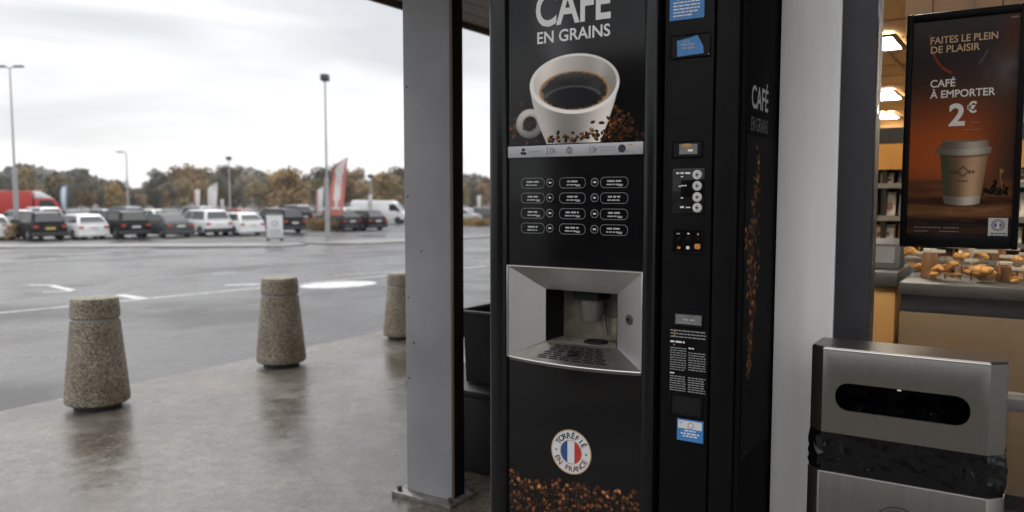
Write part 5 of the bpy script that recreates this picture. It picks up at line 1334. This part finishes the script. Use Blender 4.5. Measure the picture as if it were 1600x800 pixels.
# card reader with icons
cr_ = rect(1051, 357, 1099, 396); b_ = bezel('card_reader', (cr_[0], cr_[1], cr_[2], cr_[3]), M['gloss_black'])
ic = {'w': M['white_print'], 'a': mat('amber_icon', (.50, .22, .05), .4), 'g': M['grey_print']}
for px, py, w_, h_, c_ in ((1060, 365, 5, 2, 'g'), (1076, 365, 3, 2.5, 'w'), (1091, 366, 3, 3, 'a'), (1061, 387, 5, 4, 'a'), (1075, 387, 5, 5, 'w'), (1090, 385, 9, 8, 'a')):
    x, z = cX(px, py), cZ(px, py); a, h = w_ * .0009, h_ * .0009; bm = bm_(); prism(bm, rrect(x - a, x + a, z - h, z + h, min(a, h) * .6, 3), PY - .0022, PY - .0014, 'y'); part('icon', bm, ic[c_], b_)
for px, py, r_ in ((1061, 374, .006), (1076, 374, .009), (1091, 374, .006)):
    x, z = cX(px, py), cZ(px, py); bm = bm_(); lathe(bm, [(r_, PY - .0014), (r_ * .9, PY - .004), (r_ * .5, PY - .0045), (.0001, PY - .0045)], (x, 0, z), 20, 'y'); part('knob', bm, M['satin_black'], b_)
# lower display
b_ = bezel('display_bezel', rect(1050, 486, 1099, 511)); x0, x1, z0, z1 = rect(1056, 492, 1097, 507)
bm = bm_(); box(bm, x0, x1, PY - .0026, PY - .0014, z0, z1); dsp = part('display_window', bm, mat('grey_display', (.17, .17, .165), .25, var=.25, scale=50), VM)
bm = bm_(); scribble(bm, x0 + .02, x1 - .02, z0 + .010, .005, PY - .0029, 12); scribble(bm, x0 + .012, x1 - .03, z0 + .004, .002, PY - .0029, 13); part('fine_print', bm, M['grey_print'], dsp)
# instruction sheet
x0, x1, z0, z1 = rect(1045, 514, 1105, 613); bm = bm_(); box(bm, x0, x1, PY - .0008, PY - .0002, z0, z1); sh = part('instruction_sheet', bm, M['satin_black'], VM)
tx = mat('instruction_ink', (.27, .27, .27), .5)
bm = bm_(); W_ = x1 - x0; H_ = z1 - z0; yy = PY - .0013
for k in range(3): scribble(bm, x0 + .004, x1 - .004, z1 - .008 - k * .0085, .003, yy, 60 + k)
for k in range(10): scribble(bm, x0 + .004, x0 + W_ * .46, z1 - .056 - k * .0066, .0026, yy, 70 + k)
for k in range(8): scribble(bm, x0 + W_ * .52, x1 - .004, z1 - .066 - k * .0066, .0026, yy, 90 + k)
for k in range(7): scribble(bm, x0 + .004, x0 + W_ * .46, z1 - .134 - k * .0064, .0026, yy, 110 + k); scribble(bm, x0 + W_ * .52, x1 - .004, z1 - .134 - k * .0064, .0026, yy, 130 + k)
part('fine_print', bm, tx, sh)
bm = bm_(); scribble(bm, x0 + .004, x0 + .045, z1 - .040, .005, yy, 3); scribble(bm, x0 + W_ * .52, x0 + W_ * .66, z1 - .054, .0035, yy, 4); scribble(bm, x0 + .004, x0 + .02, z1 - .126, .0035, yy, 5); part('heading_print', bm, M['white_print'], sh)
bm = bm_(); 
for z in (z1 - .012, z1 - .022, z1 - .048): poly(bm, [(x0 + .013, yy - .0003, z), (x0 + .018, yy - .0003, z), (x0 + .0155, yy - .0003, z + .006)])
part('amber_mark', bm, ic['a'], sh)
# coin return and its blue label
bezel('coin_return', rect(1047, 615, 1098, 651), None, .005, .006)
r1 = rect(1058, 656, 1099, 690); st = sticker('service_label', r1, PY - .0008, M['blue_label'])
bm = bm_(); poly(bm, [(r1[0] + .003, PY - .0012, r1[3] - .026), (r1[1] - .004, PY - .0012, r1[3] - .026), (r1[1] - .004, PY - .0012, r1[3] - .004), (r1[0] + .003, PY - .0012, r1[3] - .004)]); part('white_band', bm, M['white_label'], st)
bm = bm_(); ring_y(bm, (r1[0] + r1[1]) / 2 + .002, r1[3] - .016, .009, .0065, PY - .0016, 20); scribble(bm, r1[0] + .006, r1[0] + .016, r1[3] - .012, .003, PY - .0016, 5); part('emblem_print', bm, M['grey_print'], st)
bm = bm_(); cxx = (r1[0] + r1[1]) / 2
for k, (wd, z) in enumerate(((.016, .033), (.026, .041), (.020, .048))): scribble(bm, cxx - wd, cxx + wd, r1[3] - z, .0035, PY - .0012, 30 + k)
part('fine_print', bm, M['white_print'], st)

# side of the machine: lettering and a stream of printed beans
SXP = -.6085
def text_x(body, y0, y1, z0, cap, m, name='lettering', bold=.015):
    me = text_mesh(body, bold); a = me_arr(me); mn, mxx = a.min(0), a.max(0); b = np.empty_like(a)
    b[:, 0] = SXP + .0012; b[:, 1] = y0 + (a[:, 0] - mn[0]) * (y1 - y0) / (mxx[0] - mn[0]); b[:, 2] = z0 + a[:, 1] * cap / .72
    set_arr(me, b); return link(name, me, VM, m, smooth=False)
side_ink = mat('side_white_ink', (.40, .40, .40), .45)
text_x('CAFÉ', 2.105, 2.262, 1.632, .060, side_ink); text_x('EN GRAINS', 2.105, 2.262, 1.572, .038, mat('side_grey_ink', (.09, .09, .09), .45), bold=.0)
nx, ny = 130, 330; y0_, y1_, z0_, z1_ = 2.072, 2.40, .70, 1.56
A, B = np.meshgrid(np.linspace(y0_, y1_, nx) * 1000, (z1_ - np.linspace(z1_, z0_, ny)) * 1000)
img = np.zeros(A.shape + (3,)); img[:] = np.array([19, 19, 20]); rr = random.Random(14); spots_ = []
for q_ in range(280):
    b = rr.random() ** .75 * 620 + 30; wdt = 10 + 46 * math.exp(-((b - 300) / 150) ** 2) * (1 if b > 90 else .3)
    cen = 2178 - 34 * sm(60, 300, b) + 10 * math.sin(b / 60); spots_.append((cen + rr.gauss(0, 1) * wdt * .6 - 4, b))
beans(img, A, B, spots_, rr, 12, [(150, 98, 58), (182, 124, 76), (112, 72, 44), (205, 148, 95)])
beans(img, A, B, [(2120, 850), (2110, 690)], rr, 12, [(120, 66, 36)])
raster('bean_print', y0_, y1_, z0_, z1_, s2l(np.clip(img, 0, 255)), 0, art_mat('side_print', .6, .03), VM, side=True, x_const=SXP + .0008)

# ================================================================== STEEL WASTE BIN
WB = thing('waste_bin', 'brushed steel waste bin with a slot mouth and black bag collar at the window', 'waste bin', (-.233, 2.22, 0), world=True)
def foot(e=0.0, back=2.27): return [(-.416 - e, 2.12 - e), (-.050 + e, 2.12 - e), (-.016 + e, 2.152), (-.016 + e, back), (-.450 - e, back), (-.450 - e, 2.152)]
zb0, zb1 = .801, 1.014
bm = bm_()
slot_ = rrect(-.385, -.087, .862, .9325, .032, 6)
x0, x1 = -.416, -.050
ov = [bm.verts.new((x, 2.12, z)) for x, z in ((x0, zb0), (x1, zb0), (x1, zb1), (x0, zb1))]; iv = [bm.verts.new((x, 2.12, z)) for x, z in slot_]
es = [bm.edges.new((ov[i], ov[(i + 1) % 4])) for i in range(4)] + [bm.edges.new((iv[i], iv[(i + 1) % len(iv)])) for i in range(len(iv))]
bmesh.ops.triangle_fill(bm, edges=es, use_beauty=True)
dv = [bm.verts.new((v.co.x, v.co.y + .006, v.co.z)) for v in iv]
for i in range(len(iv)): bm.faces.new((iv[i], iv[(i + 1) % len(iv)], dv[(i + 1) % len(iv)], dv[i]))
F_ = foot()
lo_ = [ov[0], ov[1]] + [bm.verts.new((x, y, zb0)) for x, y in F_[2:]]; hi_ = [ov[3], ov[2]] + [bm.verts.new((x, y, zb1)) for x, y in F_[2:]]
for i in range(1, 6): bm.faces.new((lo_[i], lo_[(i + 1) % 6], hi_[(i + 1) % 6], hi_[i]))
tp = [bm.verts.new((-.233 + (v.co.x + .233) * .985, 2.195 + (v.co.y - 2.195) * .96, zb1 + .005)) for v in hi_]
for i in range(6): bm.faces.new((hi_[i], hi_[(i + 1) % 6], tp[(i + 1) % 6], tp[i]))
bm.faces.new(tp)
bmesh.ops.recalc_face_normals(bm, faces=bm.faces)
hood = part('hood', bm, M['steel_v'], WB)
bm = bm_(); tube(bm, (x0, 2.119, zb1 + .001), (x1, 2.119, zb1 + .001), .0022, .0022, 8); part('top_edge', bm, M['steel'], hood)
bm = bm_(); tube(bm, (-.243, 2.118, .9300), (-.234, 2.118, .9300), .002, .002, 8); part('latch', bm, M['steel'], hood)
bm = bm_(); box(bm, -.440, -.026, 2.145, 2.262, zb0 + .002, zb1 - .004); bmesh.ops.reverse_faces(bm, faces=bm.faces)
bmesh.ops.delete(bm, geom=[f for f in bm.faces if f.calc_center_median().y < 2.146], context='FACES_ONLY'); part('inner_shell', bm, M['deep_black'], hood)
# folded bag: crumpled band round the bin and some of it inside
bagm = mat('bin_bag_film', (.0025, .0025, .003), .13, var=.2, spec=.38)
def bag_band(name, e, z0, z1, seed, amp, front_only=False, yb=None):
    rs = random.Random(seed); F_ = foot(e); path = [F_[4], F_[5], F_[0], F_[1], F_[2], F_[3]]
    P_ = []
    for a, b in zip(path[:-1], path[1:]):
        n = max(3, int(math.dist(a, b) / .0035))
        for k in range(n): P_.append((a[0] + (b[0] - a[0]) * k / n, a[1] + (b[1] - a[1]) * k / n))
    P_.append(path[-1]); nz_ = 40
    bm = bm_(); G_ = []
    cxm, cym = -.233, 2.20
    for i, (x, y) in enumerate(P_):
        d = Vector((x - cxm, (y - cym) * 2.2)).normalized(); col_ = []
        for j in range(nz_ + 1):
            v = j / nz_; q_ = Vector((i * .048 + seed, v * 1.25, .7 + i * .006))
            q_ += Vector((noise.noise(q_ * 1.7), noise.noise(q_ * 1.7 + Vector((9, 3, 1))), 0)) * .9
            h = 1 - 3.0 * abs(noise.noise(q_ * 1.25)) - .7 * abs(noise.noise(q_ * 2.6))
            edge_ = .35 + .65 * min(1, abs(i / len(P_) - .5) * 2.6)
            o_ = amp * h * edge_ * math.sin(PI * min(1, v * .86 + .10)) + .003 * math.sin(PI * v)
            z = z0 + (z1 - z0) * v + (0 if v > .1 else .0012 * math.sin(i * .2 + seed) * (1 - v * 10))
            col_.append(bm.verts.new((x + d.x * o_, y + d.y * o_ * .8, z)))
        G_.append(col_)
    for i in range(len(G_) - 1):
        for j in range(nz_): bm.faces.new((G_[i][j], G_[i + 1][j], G_[i + 1][j + 1], G_[i][j + 1]))
    return part(name, bm, bagm, WB)
bag_band('bin_bag', -.0015, .694, .806, 5, .0085)
bm = bm_(); rs = random.Random(3); G_ = []
for i in range(40):
    c_ = []
    for j in range(14):
        x = -.43 + .40 * i / 39; y = 2.15 + .105 * j / 13
        c_.append(bm.verts.new((x, y, .845 + .03 * (i / 39) + .02 * (j / 13) + rs.uniform(-.009, .009) + .012 * math.sin(i * .7 + j * .5))))
    G_.append(c_)
for i in range(39):
    for j in range(13): bm.faces.new((G_[i][j], G_[i + 1][j], G_[i + 1][j + 1], G_[i][j + 1]))
part('bag_inside', bm, bagm, WB)
bm = bm_(); prism(bm, foot(.004), .025, .70, 'z', .004, 2); part('body', bm, M['steel_v'], WB)
bm = bm_(); prism(bm, foot(-.012, 2.255), .0, .024, 'z'); part('base', bm, M['black_plastic'], WB)
cz0 = onY(1403, 793, 2.114).z - .055; cx0 = onY(1403, 793, 2.114).x
bm = bm_(); ring_y(bm, cx0, cz0, .055, .0525, 2.1145, 48); ring_y(bm, cx0, cz0, .046, .045, 2.1145, 48)
part('round_symbol', bm, M['ink'], WB)

# ================================================================== AIR
bm = bm_(); box(bm, -700, 120, -120, 620, -5, 34)
hz = struct('haze', bm, None, smooth=False, kind='stuff')
hz['label'] = 'thin damp air that softens the far trees'; hz['category'] = 'haze'
hm_ = bpy.data.materials.new('damp_air'); hm_.use_nodes = True; hm_.node_tree.nodes.clear()
o_ = hm_.node_tree.nodes.new('ShaderNodeOutputMaterial'); v_ = hm_.node_tree.nodes.new('ShaderNodeVolumePrincipled')
v_.inputs['Color'].default_value = (.93, .93, .95, 1); v_.inputs['Density'].default_value = .0003; v_.inputs['Anisotropy'].default_value = .2
hm_.node_tree.links.new(v_.outputs[0], o_.inputs['Volume']); hz.data.materials.append(hm_)
